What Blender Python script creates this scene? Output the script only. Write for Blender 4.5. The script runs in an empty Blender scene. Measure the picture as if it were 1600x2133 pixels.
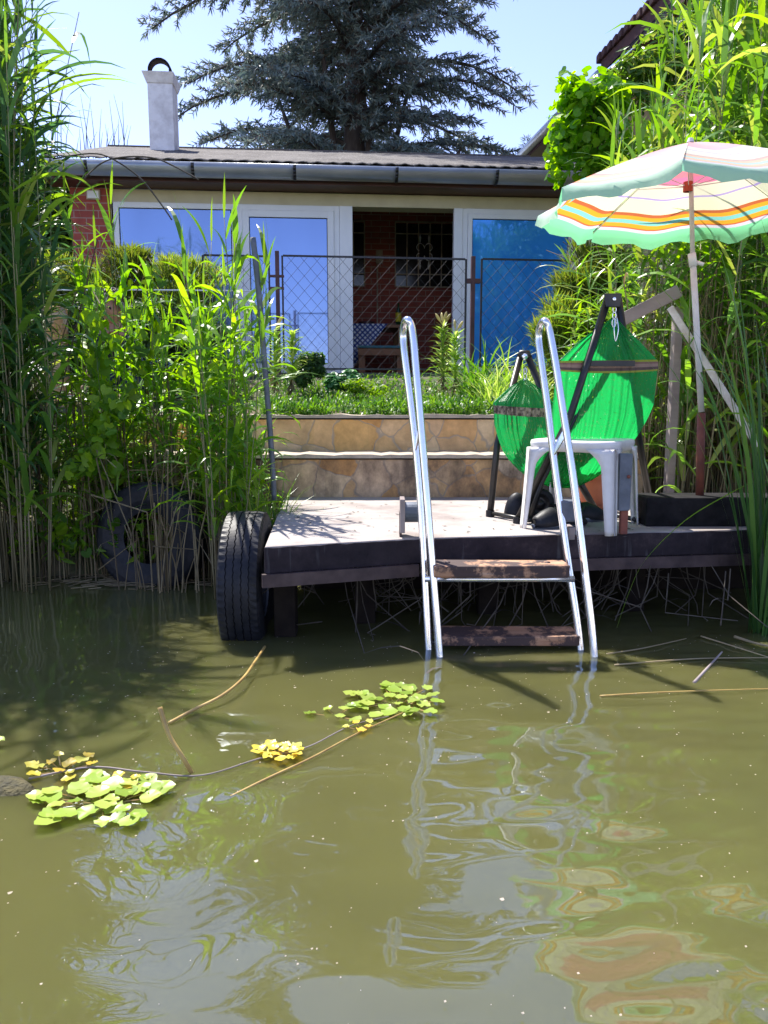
import bpy, bmesh, math, random
import numpy as np
from mathutils import Vector, Matrix
R = math.radians
C = bpy.context.scene.collection
S = bpy.context.scene
# ------------------------------------------------------------------ camera, sky, sun, exposure
FPX, CX, CY, PITCH, CH = 1611.0, 800.0, 1066.5, R(8.0), 0.96
cam = bpy.data.cameras.new('camera'); camo = bpy.data.objects.new('camera', cam); C.objects.link(camo)
cam.sensor_fit = 'VERTICAL'; cam.sensor_height = 36; cam.lens = 36*FPX/2133
cam.clip_start = .05; cam.clip_end = 2000
camo.location = (0, 0, CH); camo.rotation_euler = (R(90)-PITCH, 0, 0)
S.camera = camo
SUN_AZ, SUN_EL = R(-33), R(57)          # azimuth from +Y towards +X (negative = left, behind the house)
w = bpy.data.worlds.new('World'); S.world = w; w.use_nodes = True
nt = w.node_tree; bg = nt.nodes['Background']
sky = nt.nodes.new('ShaderNodeTexSky'); sky.sky_type = 'NISHITA'; sky.sun_disc = False
sky.sun_elevation = SUN_EL; sky.sun_rotation = SUN_AZ; sky.air_density = 1.0; sky.dust_density = .25; sky.ozone_density = 3.0
tint = nt.nodes.new('ShaderNodeMixRGB'); tint.blend_type = 'MULTIPLY'; tint.inputs[0].default_value = 1; tint.inputs[2].default_value = (1.13, .945, 1.06, 1)
nt.links.new(sky.outputs[0], tint.inputs[1]); nt.links.new(tint.outputs[0], bg.inputs[0]); bg.inputs[1].default_value = .13
sl = bpy.data.lights.new('sun', 'SUN'); sl.energy = 4.6; sl.angle = R(.53); sl.color = (1, .95, .87)
so = bpy.data.objects.new('sun', sl); C.objects.link(so)
sdir = Vector((math.sin(SUN_AZ)*math.cos(SUN_EL), math.cos(SUN_AZ)*math.cos(SUN_EL), math.sin(SUN_EL)))
so.rotation_euler = sdir.to_track_quat('Z', 'Y').to_euler(); so.location = (-8, 10, 15)
S.view_settings.view_transform = 'Standard'; S.view_settings.look = 'None'
S.view_settings.exposure = 1.15; S.view_settings.gamma = 1
S.render.engine = 'CYCLES'
S.cycles.max_bounces = 10; S.cycles.transparent_max_bounces = 12; S.cycles.transmission_bounces = 6
S.cycles.caustics_reflective = True; S.cycles.sample_clamp_indirect = 25

# ------------------------------------------------------------------ pixel helpers (photograph pixels -> metres)
cp, sp_ = math.cos(PITCH), math.sin(PITCH)
def ray(px, py):
    u = (px-CX)/FPX; v = (CY-py)/FPX
    return Vector((u, cp+v*sp_, -sp_+v*cp))
def at(px, py, Y):
    d = ray(px, py); t = Y/d.y
    return Vector((d.x*t, Y, CH+d.z*t))
def on(px, py, z):
    d = ray(px, py); t = (z-CH)/d.z
    return Vector((d.x*t, d.y*t, z))

# ------------------------------------------------------------------ mesh builder
class MB:
    def __init__(s): s.v = []; s.f = []; s.a = []
    def quad(s, a, b, c, d):
        n = len(s.v); s.v += [tuple(a), tuple(b), tuple(c), tuple(d)]; s.f.append((n, n+1, n+2, n+3))
    def poly(s, pts):
        n = len(s.v); s.v += [tuple(p) for p in pts]; s.f.append(tuple(range(n, n+len(pts))))
    def box(s, lo, hi):
        x0, y0, z0 = lo; x1, y1, z1 = hi; n = len(s.v)
        s.v += [(x0,y0,z0),(x1,y0,z0),(x1,y1,z0),(x0,y1,z0),(x0,y0,z1),(x1,y0,z1),(x1,y1,z1),(x0,y1,z1)]
        s.f += [tuple(n+i for i in q) for q in ((0,3,2,1),(4,5,6,7),(0,1,5,4),(1,2,6,5),(2,3,7,6),(3,0,4,7))]
        return s
    def prism(s, bot, top):
        n = len(s.v); k = len(bot); s.v += [tuple(p) for p in bot]+[tuple(p) for p in top]
        s.f.append(tuple(n+i for i in reversed(range(k)))); s.f.append(tuple(n+k+i for i in range(k)))
        for i in range(k):
            j = (i+1) % k; s.f.append((n+i, n+j, n+k+j, n+k+i))
        return s
    def beam(s, p, q, w, h, up=(0, 0, 1)):       # rectangular bar from p to q
        p, q = Vector(p), Vector(q); d = (q-p).normalized(); u = Vector(up)
        a = d.cross(u)
        if a.length < 1e-4: a = d.cross(Vector((0, 1, 0)))
        a.normalize(); b = a.cross(d).normalized()
        c = [(-1,-1),(1,-1),(1,1),(-1,1)]
        return s.prism([p+a*w/2*i+b*h/2*j for i, j in c], [q+a*w/2*i+b*h/2*j for i, j in c])
    def tube(s, pts, r, n=8, cap=True):
        pts = [Vector(p) for p in pts]; m = len(pts)
        rs = r if hasattr(r, '__len__') else [r]*m
        base = len(s.v); ref = None
        for i, p in enumerate(pts):
            d = (pts[min(i+1, m-1)]-pts[max(i-1, 0)]).normalized()
            if ref is None:
                ref = d.cross(Vector((0, 0, 1)))
                if ref.length < .1: ref = d.cross(Vector((0, 1, 0)))
            a = (ref-d*ref.dot(d)).normalized(); ref = a; b = d.cross(a)
            for k in range(n):
                t = 2*math.pi*k/n; s.v.append(tuple(p+(a*math.cos(t)+b*math.sin(t))*rs[i]))
        for i in range(m-1):
            for k in range(n):
                k2 = (k+1) % n; o = base+i*n
                s.f.append((o+k, o+k2, o+n+k2, o+n+k))
        if cap:
            s.f.append(tuple(base+k for k in reversed(range(n)))); s.f.append(tuple(base+(m-1)*n+k for k in range(n)))
        return s
    def lathe(s, c, prof, n=24, ax=None):          # prof: (radius, height) ; ax optional rotation Matrix
        base = len(s.v); c = Vector(c)
        for r, h in prof:
            for k in range(n):
                t = 2*math.pi*k/n; p = Vector((r*math.cos(t), r*math.sin(t), h))
                s.v.append(tuple(c+(ax @ p if ax else p)))
        for i in range(len(prof)-1):
            for k in range(n):
                k2 = (k+1) % n; o = base+i*n
                s.f.append((o+k, o+k2, o+n+k2, o+n+k))
        return s
    def ribbon(s, pts, ws, side):
        n = len(s.v); m = len(pts)
        for p, w_, sd in zip(pts, ws, side):
            s.v.append(tuple(p-sd*w_/2)); s.v.append(tuple(p+sd*w_/2))
        for i in range(m-1):
            s.f.append((n+2*i, n+2*i+1, n+2*i+3, n+2*i+2))
        return s
    def build(s, name, mat, parent=None, smooth=False, bevel=0, kind=None):
        me = bpy.data.meshes.new(name); me.from_pydata(s.v, [], s.f); me.update()
        if mat: me.materials.append(mat)
        if bevel:
            bm = bmesh.new(); bm.from_mesh(me)
            bmesh.ops.remove_doubles(bm, verts=bm.verts, dist=1e-5)
            es = [e for e in bm.edges if len(e.link_faces) == 2 and e.calc_face_angle(0) > .5]
            bmesh.ops.bevel(bm, geom=es, offset=bevel, segments=2, affect='EDGES', profile=.6)
            bm.to_mesh(me); bm.free()
        if smooth:
            me.polygons.foreach_set('use_smooth', [True]*len(me.polygons))
        o = bpy.data.objects.new(name, me); C.objects.link(o)
        if parent: o.parent = parent
        if kind: o['kind'] = kind
        return o
def tag(o, label=None, cat=None, group=None, kind=None):
    if label: o['label'] = label
    if cat: o['category'] = cat
    if group: o['group'] = group
    if kind: o['kind'] = kind
    return o
def empty(name, loc=(0, 0, 0), rz=0, label=None, cat=None, group=None):
    o = bpy.data.objects.new(name, None); C.objects.link(o); o.location = loc; o.rotation_euler.z = rz
    return tag(o, label, cat, group)
def copy_tree(o, parent=None):
    c = o.copy(); C.objects.link(c)
    if parent: c.parent = parent
    for ch in o.children: copy_tree(ch, c)
    return c

# ------------------------------------------------------------------ materials
class NT:
    def __init__(s, name):
        s.m = bpy.data.materials.new(name); s.m.use_nodes = True; s.t = s.m.node_tree
        s.b = s.t.nodes['Principled BSDF']; s.out = s.t.nodes['Material Output']
    def n(s, typ, **kw):
        x = s.t.nodes.new('ShaderNode'+typ)
        for k, v in kw.items():
            if isinstance(v, (int, float, str, bool)) and hasattr(x, k): setattr(x, k, v)
        return x
    def l(s, a, b): s.t.links.new(a, b)
    def coord(s, obj=True, scale=(1, 1, 1), rot=(0, 0, 0)):
        tc = s.n('TexCoord'); mp = s.n('Mapping'); s.l(tc.outputs['Object'], mp.inputs[0])
        mp.inputs['Scale'].default_value = scale; mp.inputs['Rotation'].default_value = rot
        return mp.outputs[0]
    def noise(s, vec, scale, detail=4, rough=.55, dist=0):
        x = s.n('TexNoise'); x.inputs['Scale'].default_value = scale; x.inputs['Detail'].default_value = detail
        x.inputs['Roughness'].default_value = rough; x.inputs['Distortion'].default_value = dist
        if vec: s.l(vec, x.inputs['Vector'])
        return x.outputs[0]
    def ramp(s, fac, stops, interp='LINEAR'):
        r = s.n('ValToRGB'); cr = r.color_ramp; cr.interpolation = interp
        while len(cr.elements) < len(stops): cr.elements.new(.5)
        for e, (p, c) in zip(cr.elements, stops):
            e.position = p; e.color = (*c, 1) if len(c) == 3 else c
        s.l(fac, r.inputs[0]); return r.outputs[0]
    def mix(s, fac, a, b, mode='MIX'):
        x = s.n('MixRGB'); x.blend_type = mode
        for i, v in ((0, fac), (1, a), (2, b)):
            if hasattr(v, 'links'): s.l(v, x.inputs[i])
            elif i == 0: x.inputs[0].default_value = v
            else: x.inputs[i].default_value = (*v, 1)
        return x.outputs[0]
    def bump(s, h, strength=.3, dist=.01):
        b = s.n('Bump'); b.inputs['Strength'].default_value = strength; b.inputs['Distance'].default_value = dist
        s.l(h, b.inputs['Height']); s.l(b.outputs[0], s.b.inputs['Normal']); return b
    def base(s, c):
        if hasattr(c, 'links'): s.l(c, s.b.inputs['Base Color'])
        else: s.b.inputs['Base Color'].default_value = (*c, 1)
    def set(s, rough=None, metal=None, spec=None, ior=None):
        if rough is not None: s.b.inputs['Roughness'].default_value = rough
        if metal is not None: s.b.inputs['Metallic'].default_value = metal
        if spec is not None: s.b.inputs['Specular IOR Level'].default_value = spec
        if ior is not None: s.b.inputs['IOR'].default_value = ior
def plain(name, c1, c2=None, scale=8, rough=.6, metal=0, bump=.15, bd=.004, spec=.5, detail=5, stretch=(1, 1, 1), lo=.35, hi=.65):
    m = NT(name); v = m.coord(scale=stretch); n = m.noise(v, scale, detail)
    m.base(m.ramp(n, [(lo, c1), (hi, c2 or tuple(x*.75 for x in c1))])); m.set(rough, metal, spec)
    if bump: m.bump(m.noise(v, scale*3, detail), bump, bd)
    return m.m
def leafmat(name, cols, trans=.45, rough=.45, nscale=1.5, tcol=None, spec=.35):
    m = NT(name); g = m.n('NewGeometry')
    col = m.ramp(g.outputs['Random Per Island'], [((i+.5)/len(cols), c) for i, c in enumerate(cols)])
    oi = m.n('ObjectInfo')
    hs = m.n('HueSaturation'); mr = m.n('MapRange'); mr.inputs['To Min'].default_value = .75; mr.inputs['To Max'].default_value = 1.25
    m.l(oi.outputs['Random'], mr.inputs[0]); m.l(mr.outputs[0], hs.inputs['Value']); m.l(col, hs.inputs['Color'])
    m.base(hs.outputs[0]); m.set(rough, 0, spec)
    tr = m.n('BsdfTranslucent'); hs2 = m.n('HueSaturation'); hs2.inputs['Hue'].default_value = .485; hs2.inputs['Saturation'].default_value = 1.15
    hs2.inputs['Value'].default_value = 2.1
    m.l(hs.outputs[0], hs2.inputs['Color']); m.l(hs2.outputs[0], tr.inputs[0])
    mx = m.n('MixShader'); mx.inputs[0].default_value = trans
    m.l(m.b.outputs[0], mx.inputs[1]); m.l(tr.outputs[0], mx.inputs[2]); m.l(mx.outputs[0], m.out.inputs[0])
    return m.m
M = {}
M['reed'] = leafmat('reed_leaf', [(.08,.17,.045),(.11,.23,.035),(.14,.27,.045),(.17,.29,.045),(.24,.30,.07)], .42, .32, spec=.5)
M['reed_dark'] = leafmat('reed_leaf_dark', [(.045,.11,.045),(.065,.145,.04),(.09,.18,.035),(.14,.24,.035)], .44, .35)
M['straw'] = leafmat('dry_straw', [(.18,.135,.07),(.30,.23,.12),(.42,.34,.2),(.12,.085,.05)], .15, .6)
M['bind'] = leafmat('bindweed_leaf', [(.10,.22,.02),(.16,.30,.02),(.22,.34,.03),(.07,.16,.02)], .5, .4)
M['vine'] = leafmat('vine_leaf', [(.10,.26,.02),(.15,.34,.02),(.24,.42,.04)], .5, .35)
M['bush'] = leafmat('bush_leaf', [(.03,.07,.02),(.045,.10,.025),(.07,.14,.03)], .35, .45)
M['thuja'] = leafmat('thuja_spray', [(.08,.13,.03),(.13,.20,.03),(.17,.24,.04),(.20,.23,.05)], .35, .5)
M['cover'] = leafmat('ground_cover_leaf', [(.035,.10,.02),(.06,.16,.025),(.10,.22,.03),(.14,.26,.04)], .35, .4)
M['sedum'] = leafmat('sedum_leaf', [(.05,.15,.06),(.08,.20,.07)], .3, .4)
M['lily'] = leafmat('lily_leaf', [(.16,.28,.05),(.22,.34,.07),(.34,.42,.13)], .35, .35)
M['bud'] = leafmat('lily_bud', [(.45,.45,.16),(.5,.42,.2)], .2, .4)
M['cedar'] = leafmat('cedar_needle', [(.09,.13,.125),(.12,.165,.16),(.17,.225,.21),(.23,.285,.26),(.13,.12,.09)], .15, .6)
M['cattail'] = leafmat('cattail_leaf', [(.05,.12,.035),(.07,.16,.045),(.10,.2,.04)], .35, .3)
M['chest'] = leafmat('water_chestnut_leaf', [(.26,.38,.05),(.32,.43,.07),(.38,.46,.09),(.20,.30,.04)], .15, .3)
M['chest_y'] = leafmat('yellow_water_leaf', [(.50,.42,.05),(.55,.38,.05),(.42,.42,.08)], .15, .35)
M['root'] = plain('dead_root', (.10,.085,.065), (.05,.04,.03), 20, .9)
M['bark'] = plain('bark', (.05,.04,.035), (.10,.085,.075), 9, .9, bump=.5, bd=.03, stretch=(1,1,.25))
M['stick'] = plain('wet_stick', (.52,.36,.11), (.36,.22,.07), 20, .4)
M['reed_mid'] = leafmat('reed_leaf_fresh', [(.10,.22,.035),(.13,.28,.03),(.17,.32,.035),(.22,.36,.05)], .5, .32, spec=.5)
def stem_mat():
    m = NT('reed_stem'); tc = m.n('TexCoord'); sx = m.n('SeparateXYZ'); m.l(tc.outputs['Object'], sx.inputs[0])
    g = m.n('MapRange'); g.inputs[1].default_value = .4; g.inputs[2].default_value = 1.3; m.l(sx.outputs[2], g.inputs[0])
    c = m.mix(g.outputs[0], (.12,.095,.05), (.09,.16,.04)); oi = m.n('ObjectInfo')
    c2 = m.mix(oi.outputs['Random'], c, (.24,.20,.10)); m.base(c2); m.set(.45); return m.m
M['stem'] = stem_mat()
M['gstem'] = plain('green_stem', (.10,.18,.04), (.14,.22,.05), 12, .5)

def brick_mat(name, c1, c2, mortar, bw=.25, bh=.068, rough=.85, plane='XZ'):
    m = NT(name); tc = m.n('TexCoord'); sx = m.n('SeparateXYZ'); cb = m.n('CombineXYZ'); m.l(tc.outputs['Object'], sx.inputs[0])
    m.l(sx.outputs[0 if plane == 'XZ' else 1], cb.inputs[0]); m.l(sx.outputs[2], cb.inputs[1])
    b = m.n('TexBrick'); m.l(cb.outputs[0], b.inputs[0]); b.inputs['Scale'].default_value = 1
    b.inputs['Brick Width'].default_value = bw; b.inputs['Row Height'].default_value = bh; b.inputs['Mortar Size'].default_value = .006
    b.inputs['Mortar Smooth'].default_value = .2
    b.inputs[1].default_value = (*c1, 1); b.inputs[2].default_value = (*c2, 1); b.inputs[3].default_value = (*mortar, 1)
    v = m.coord(); n = m.noise(v, 14, 5)
    m.base(m.mix(.35, b.outputs[0], m.ramp(n, [(.3, (.25,.25,.25)), (.7, (.9,.9,.9))]), 'MULTIPLY')); m.set(rough)
    inv = m.n('Invert'); m.l(b.outputs[1], inv.inputs[1])
    m.bump(inv.outputs[0], .5, .006); return m.m
M['brick'] = brick_mat('red_brick', (.42,.085,.06), (.34,.07,.055), (.42,.26,.22), .27, .082)
M['brick_in'] = brick_mat('inner_brick', (.36,.08,.055), (.42,.10,.07), (.5,.36,.3), .27, .082)
M['white'] = plain('white_pvc', (.86,.87,.89), (.80,.81,.84), 3, .3, bump=.02)
M['cream'] = plain('cream_render', (.66,.60,.42), (.58,.52,.36), 4, .8, bump=.1)
M['brown'] = plain('brown_fascia', (.09,.03,.025), (.06,.02,.02), 5, .5, bump=.1)
def glass_mat(name, c):
    m = NT(name); v = m.coord(scale=(1, 1, .3)); n = m.noise(v, 1.3, 2)
    m.base(m.ramp(n, [(.3, c), (.7, tuple(x*.8 for x in c))])); m.set(.04, .4 if c[0] > .2 else .22, .5)
    return m.m
M['blind'] = glass_mat('blue_blind_glass', (.28,.42,.80))
M['blind2'] = glass_mat('bright_blue_glass', (.05,.36,1.0))
M['seal'] = plain('black_seal', (.01,.01,.012), (.02,.02,.02), 5, .6)
def roof_mat():
    m = NT('roof_sheet'); v = m.coord(); a = m.noise(v, 2.2, 8, .7); b = m.noise(v, 26, 4, .7)
    c = m.ramp(a, [(.35, (.06,.052,.047)), (.6, (.13,.118,.108))]); k = m.ramp(b, [(.6, (0,0,0)), (.68, (1,1,1))])
    m.base(m.mix(k, c, (.45,.42,.36))); m.set(.95); m.bump(b, .6, .02); return m.m
M['roof'] = roof_mat()
M['zinc'] = plain('zinc_gutter', (.62,.64,.65), (.46,.49,.52), 2.5, .35, .6, .08, stretch=(1,1,4))
M['dmetal'] = plain('dark_metal', (.03,.032,.035), (.055,.05,.045), 14, .38, .6, .1)
M['rustp'] = plain('purple_brown_post', (.12,.05,.06), (.08,.035,.04), 9, .55, .2, .1)
M['wire'] = plain('fence_wire', (.035,.035,.045), (.06,.055,.06), 20, .5, .5, 0)
M['grey'] = plain('grey_paint', (.15,.17,.215), (.09,.105,.13), 14, .5, .2, .2)
def steel_mat():
    m = NT('stainless_steel'); v = m.coord(); n = m.noise(v, 22, 6, .7)
    m.base(m.ramp(n, [(.3, (.80,.79,.80)), (.7, (.95,.95,.96))])); m.set(.3, .88)
    m.l(m.ramp(n, [(.3, (.20,)*3), (.7, (.09,)*3)]), m.b.inputs['Roughness']); m.bump(n, .05, .001); return m.m
M['steel'] = steel_mat()
def concrete_deck():
    m = NT('deck_concrete'); v = m.coord(); a = m.noise(v, 2.6, 8, .65); b = m.noise(v, 55, 4, .7); c3 = m.noise(m.coord(scale=(1, 5, 1)), 3.5, 6, .6)
    c = m.ramp(a, [(.32, (.21,.17,.155)), (.5, (.35,.31,.285)), (.72, (.44,.40,.37))])
    c = m.mix(m.ramp(c3, [(.58, (0,0,0)), (.75, (.55,)*3)]), c, (.20,.16,.14))
    c = m.mix(m.ramp(b, [(.62, (0,0,0)), (.7, (.7,)*3)]), c, (.22,.2,.18))
    m.base(c); m.set(.9); m.bump(b, .35, .004); return m.m
M['deck'] = concrete_deck()
def edge_mat():
    m = NT('weathered_dark_edge'); v = m.coord(scale=(1, 1, 1)); a = m.noise(v, 7, 8, .7); s = m.noise(m.coord(scale=(9, 9, .8)), 3, 5, .6)
    c = m.ramp(a, [(.3, (.014,.011,.015)), (.55, (.032,.024,.029)), (.74, (.085,.062,.066))])
    c = m.mix(m.ramp(s, [(.58, (0,0,0)), (.75, (.5,)*3)]), c, (.17,.17,.18)); m.base(c); m.set(.85, 0, .2); m.bump(a, .5, .006); return m.m
M['edge'] = edge_mat()
M['channel'] = plain('rusty_channel', (.035,.02,.023), (.085,.055,.055), 11, .6, .2, .4)
M['black'] = plain('black_timber', (.007,.007,.008), (.022,.02,.022), 14, .8, 0, .5, .006, .15)
M['dark'] = plain('dark_wood', (.012,.009,.008), (.022,.017,.013), 10, .9, spec=.1)
def tread_mat():
    m = NT('worn_tread_wood'); v = m.coord(scale=(1, 9, 9)); a = m.noise(v, 3.5, 7, .65); b = m.noise(m.coord(), 9, 6, .7)
    c = m.ramp(a, [(.3, (.30,.14,.07)), (.6, (.48,.27,.16)), (.8, (.55,.42,.33))])
    c = m.mix(m.ramp(b, [(.44, (0,0,0)), (.52, (1,1,1))]), c, (.06,.035,.032)); m.base(c); m.set(.75); m.bump(a, .5, .004); return m.m
M['tread'] = tread_mat()
M['wood'] = plain('grey_weathered_wood', (.36,.30,.28), (.22,.18,.17), 7, .9, 0, .6, .006, stretch=(.4,1,1))
M['woodp'] = plain('peeling_white_pole', (.72,.70,.68), (.50,.45,.42), 12, .7, 0, .3)
M['pole'] = plain('umbrella_white_pole', (.74,.71,.68), (.62,.58,.55), 20, .45)
M['rust'] = plain('rusty_red_pipe', (.26,.075,.045), (.15,.045,.035), 16, .7, 0, .3)
M['plastic'] = plain('aged_white_plastic', (.80,.78,.77), (.68,.66,.65), 12, .38, 0, .05)
M['rubber'] = plain('black_rubber', (.008,.009,.012), (.02,.02,.025), 30, .5, 0, .25, .003, .3)
M['terra'] = plain('terracotta', (.46,.15,.07), (.38,.12,.06), 10, .8)
M['skin'] = plain('skin', (.52,.28,.19), (.46,.24,.16), 10, .5, 0, .05)
M['navy'] = plain('navy_cloth', (.018,.025,.05), (.03,.035,.06), 10, .9)
M['orange'] = plain('orange_cloth', (.5,.10,.04), (.4,.06,.05), 12, .9)
M['hair'] = plain('grey_hair', (.20,.18,.17), (.36,.34,.32), 40, .7)
M['yellow'] = plain('yellow_flower', (.75,.6,.03), (.6,.5,.03), 12, .6)
M['bottle'] = plain('green_bottle', (.02,.06,.02), (.03,.08,.03), 8, .15)
M['teal'] = plain('teal_board', (.03,.16,.2), (.03,.13,.17), 7, .6)
M['owood'] = plain('orange_wood', (.28,.12,.05), (.22,.09,.04), 6, .6, stretch=(1,1,.2))
M['dark_glass'] = plain('dark_window_glass', (.01,.01,.012), (.02,.018,.02), 2, .15)
M['lime'] = plain('whitewash', (.76,.76,.78), (.52,.51,.52), 9, .85, 0, .5, .015, lo=.4, hi=.75)
M['conc'] = plain('old_concrete', (.30,.30,.30), (.22,.22,.21), 6, .9, 0, .4, .01)
M['tile'] = plain('dark_roof_tile', (.09,.035,.03), (.05,.025,.025), 8, .8, 0, .4, .01)
M['ochre'] = plain('ochre_render', (.35,.27,.12), (.28,.21,.10), 4, .9)
M['soil'] = plain('garden_soil', (.16,.10,.07), (.08,.055,.04), 12, .95, 0, .6, .02)

def stone_mat(name, stained):
    m = NT(name); v = m.coord(); dn = m.n('TexNoise'); m.l(v, dn.inputs['Vector']); dn.inputs['Scale'].default_value = 7
    dv = m.n('VectorMath'); dv.operation = 'SCALE'; m.l(dn.outputs['Color'], dv.inputs[0]); dv.inputs['Scale'].default_value = .09
    av = m.n('VectorMath'); av.operation = 'ADD'; m.l(v, av.inputs[0]); m.l(dv.outputs[0], av.inputs[1])
    vo = m.n('TexVoronoi'); vo.feature = 'DISTANCE_TO_EDGE'; vo.inputs['Scale'].default_value = 5.2; m.l(av.outputs[0], vo.inputs['Vector'])
    vc = m.n('TexVoronoi'); vc.inputs['Scale'].default_value = 5.2; m.l(av.outputs[0], vc.inputs['Vector'])
    sx = m.n('SeparateColor'); m.l(vc.outputs['Color'], sx.inputs[0])
    c = m.ramp(sx.outputs[0], [(.1, (.60,.44,.27)), (.35, (.66,.41,.16)), (.6, (.68,.56,.39)), (.85, (.62,.35,.13)), (1, (.70,.62,.5))])
    n = m.noise(v, 11, 7, .65); c = m.mix(.75, c, m.ramp(n, [(.3, (.66,.60,.54)), (.65, (1.25,1.2,1.15))]), 'MULTIPLY')
    gr = m.ramp(vo.outputs[0], [(.010, (.8,)*3), (.028, (0,0,0))]); c = m.mix(gr, c, (.40,.33,.26))
    if stained:
        st = m.noise(m.coord(scale=(1, 1, .6)), 3.2, 8, .7); c = m.mix(m.ramp(st, [(.40, (.15,)*3), (.60, (.92,)*3)]), c, (.085,.06,.045))
    m.base(c); m.set(.85); m.bump(m.mix(.35, m.ramp(vo.outputs[0], [(0, (0,0,0)), (.05, (1,1,1))]), n), .45, .012); return m.m
M['stone'] = stone_mat('polygonal_stone', False); M['stone_st'] = stone_mat('stained_stone', True)
M['cap'] = plain('pale_coping', (.50,.42,.32), (.36,.30,.23), 10, .9, 0, .4)

# ------------------------------------------------------------------ water and ground
def water_mat():
    m = NT('murky_water'); v = m.coord(); a = m.noise(v, .8, 3)
    m.base(m.ramp(a, [(.3, (.096,.096,.034)), (.7, (.126,.123,.042))])); m.set(.006, 0, .5, 2.0); m.b.inputs['Specular Tint'].default_value = (.68, .84, 1, 1)
    m.b.inputs['Subsurface Weight'].default_value = 1; m.b.inputs['Subsurface Radius'].default_value = (.16, .16, .10); m.b.inputs['Subsurface Scale'].default_value = 2.4
    n1 = m.noise(m.coord(scale=(1, 1.5, 1)), 9, 1, .4, .3)
    m.bump(n1, .035, .012); return m.m
rng = np.random.default_rng(5)
def make_water():
    xs = np.concatenate([np.linspace(-60, -2.6, 12)[:-1], np.linspace(-2.6, 2.6, 390), np.linspace(2.6, 60, 12)[1:]])
    ys = np.concatenate([np.linspace(-40, .35, 8)[:-1], np.linspace(.35, 5.2, 360), np.linspace(5.2, 7, 3)[1:]])
    X, Y = np.meshgrid(xs, ys); Z = np.zeros_like(X)
    ox, oy = .4, 2.9
    for k in range(46):
        lam = rng.uniform(.09, .42); th = rng.normal(math.pi/2+.15, .6); kk = 2*math.pi/lam
        amp = .00115*lam*rng.uniform(.4, 1.2)*(1.0 if lam > .2 else .6)*1.45
        Z += amp*np.sin(kk*(X*math.cos(th)+Y*math.sin(th))+rng.uniform(0, 6.28)+1.2*np.sin(X*rng.uniform(.8, 2)+Y*rng.uniform(.5, 1.6)))
    fine = np.zeros_like(X)
    for k in range(14):
        lam = rng.uniform(.055, .12); th = rng.normal(math.pi/2+.05, .22); kk = 2*math.pi/lam
        fine += .0011*lam*rng.uniform(.6, 1.3)*np.sin(kk*(X*math.cos(th)+Y*math.sin(th))+rng.uniform(0, 6.28)+1.5*np.sin(X*rng.uniform(1, 3)+Y*rng.uniform(.5, 2)))
    Z += fine*2.2*np.clip(.55+.45*np.sin(1.3*X+.6)+.35*np.sin(2.1*Y+X*.8), .1, 1.2)*np.clip(.4+.6*X, .25, 1)
    fade = np.clip((3.6-Y)/1.2, .32, 1)*np.clip(1+.35*(X), .6, 1.35)
    inr = (np.abs(X) < 2.55) & (Y > .4) & (Y < 5.1)
    Z = np.where(inr, Z*fade, 0)
    V = np.stack([X, Y, Z], -1).reshape(-1, 3); nx, ny = len(xs), len(ys)
    idx = np.arange(nx*ny).reshape(ny, nx)
    F = np.stack([idx[:-1, :-1], idx[:-1, 1:], idx[1:, 1:], idx[1:, :-1]], -1).reshape(-1, 4)
    b = MB(); b.v = V.tolist(); b.f = F.tolist()
    return tag(b.build('water', water_mat(), smooth=True), 'murky olive green water with ripples and reflections', None, None, 'structure')
make_water()
DZ = .42                                    # deck level
def ground_h(x, y):
    e = lambda a, b, t: 0 if t <= a else (1 if t >= b else ((t-a)/(b-a))**2*(3-2*(t-a)/(b-a)))
    bank = 4.25 if x < -.5 else 4.5
    h = -.6+.85*e(bank-.5, bank+.25, y)
    if x < -1.9: h += .6*e(4.6, 6.2, y)
    else: h += .62*e(5.0, 5.25, y)
    h += .4*e(5.4, 8.3, y)
    return h
def make_ground():
    b = MB(); xs = list(np.linspace(-90, -4, 14))+list(np.linspace(-3.8, 3.8, 60))+list(np.linspace(4, 90, 14))
    ys = list(np.linspace(-40, 3, 10))+list(np.linspace(3.2, 9, 50))+list(np.linspace(10, 160, 24))
    for y in ys:
        for x in xs: b.v.append((x, y, ground_h(x, y)+(random.uniform(-.015, .015) if abs(x) < 4 else 0)))
    n = len(xs)
    for j in range(len(ys)-1):
        for i in range(n-1): b.f.append((j*n+i, j*n+i+1, (j+1)*n+i+1, (j+1)*n+i))
    m = NT('ground'); v = m.coord(); a = m.noise(v, 3, 8, .7)
    m.base(m.ramp(a, [(.35, (.045,.035,.022)), (.5, (.07,.08,.03)), (.7, (.13,.10,.06))])); m.set(.95); m.bump(m.noise(v, 30, 4), .6, .02)
    tag(b.build('ground', m.m, smooth=True), 'earth bank and garden ground behind the water', None, None, 'structure')
random.seed(3); make_ground()

# ------------------------------------------------------------------ helpers for shapes
def spline(pts, k=6):
    P = [Vector(p) for p in pts]; out = []
    for i in range(len(P)-1):
        a, b, c, d = P[max(i-1, 0)], P[i], P[i+1], P[min(i+2, len(P)-1)]
        for j in range(k):
            t = j/k
            out.append(.5*((2*b)+(c-a)*t+(2*a-5*b+4*c-d)*t*t+(3*b-a-3*c+d)*t**3))
    out.append(P[-1]); return out
def solid(o, th, off=0):
    m = o.modifiers.new('solid', 'SOLIDIFY'); m.thickness = th; m.offset = off; return o
def vary(b, amp, seed=0):
    r = random.Random(seed); b.v = [tuple(c+r.uniform(-amp, amp) for c in v) for v in b.v]; return b

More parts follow.
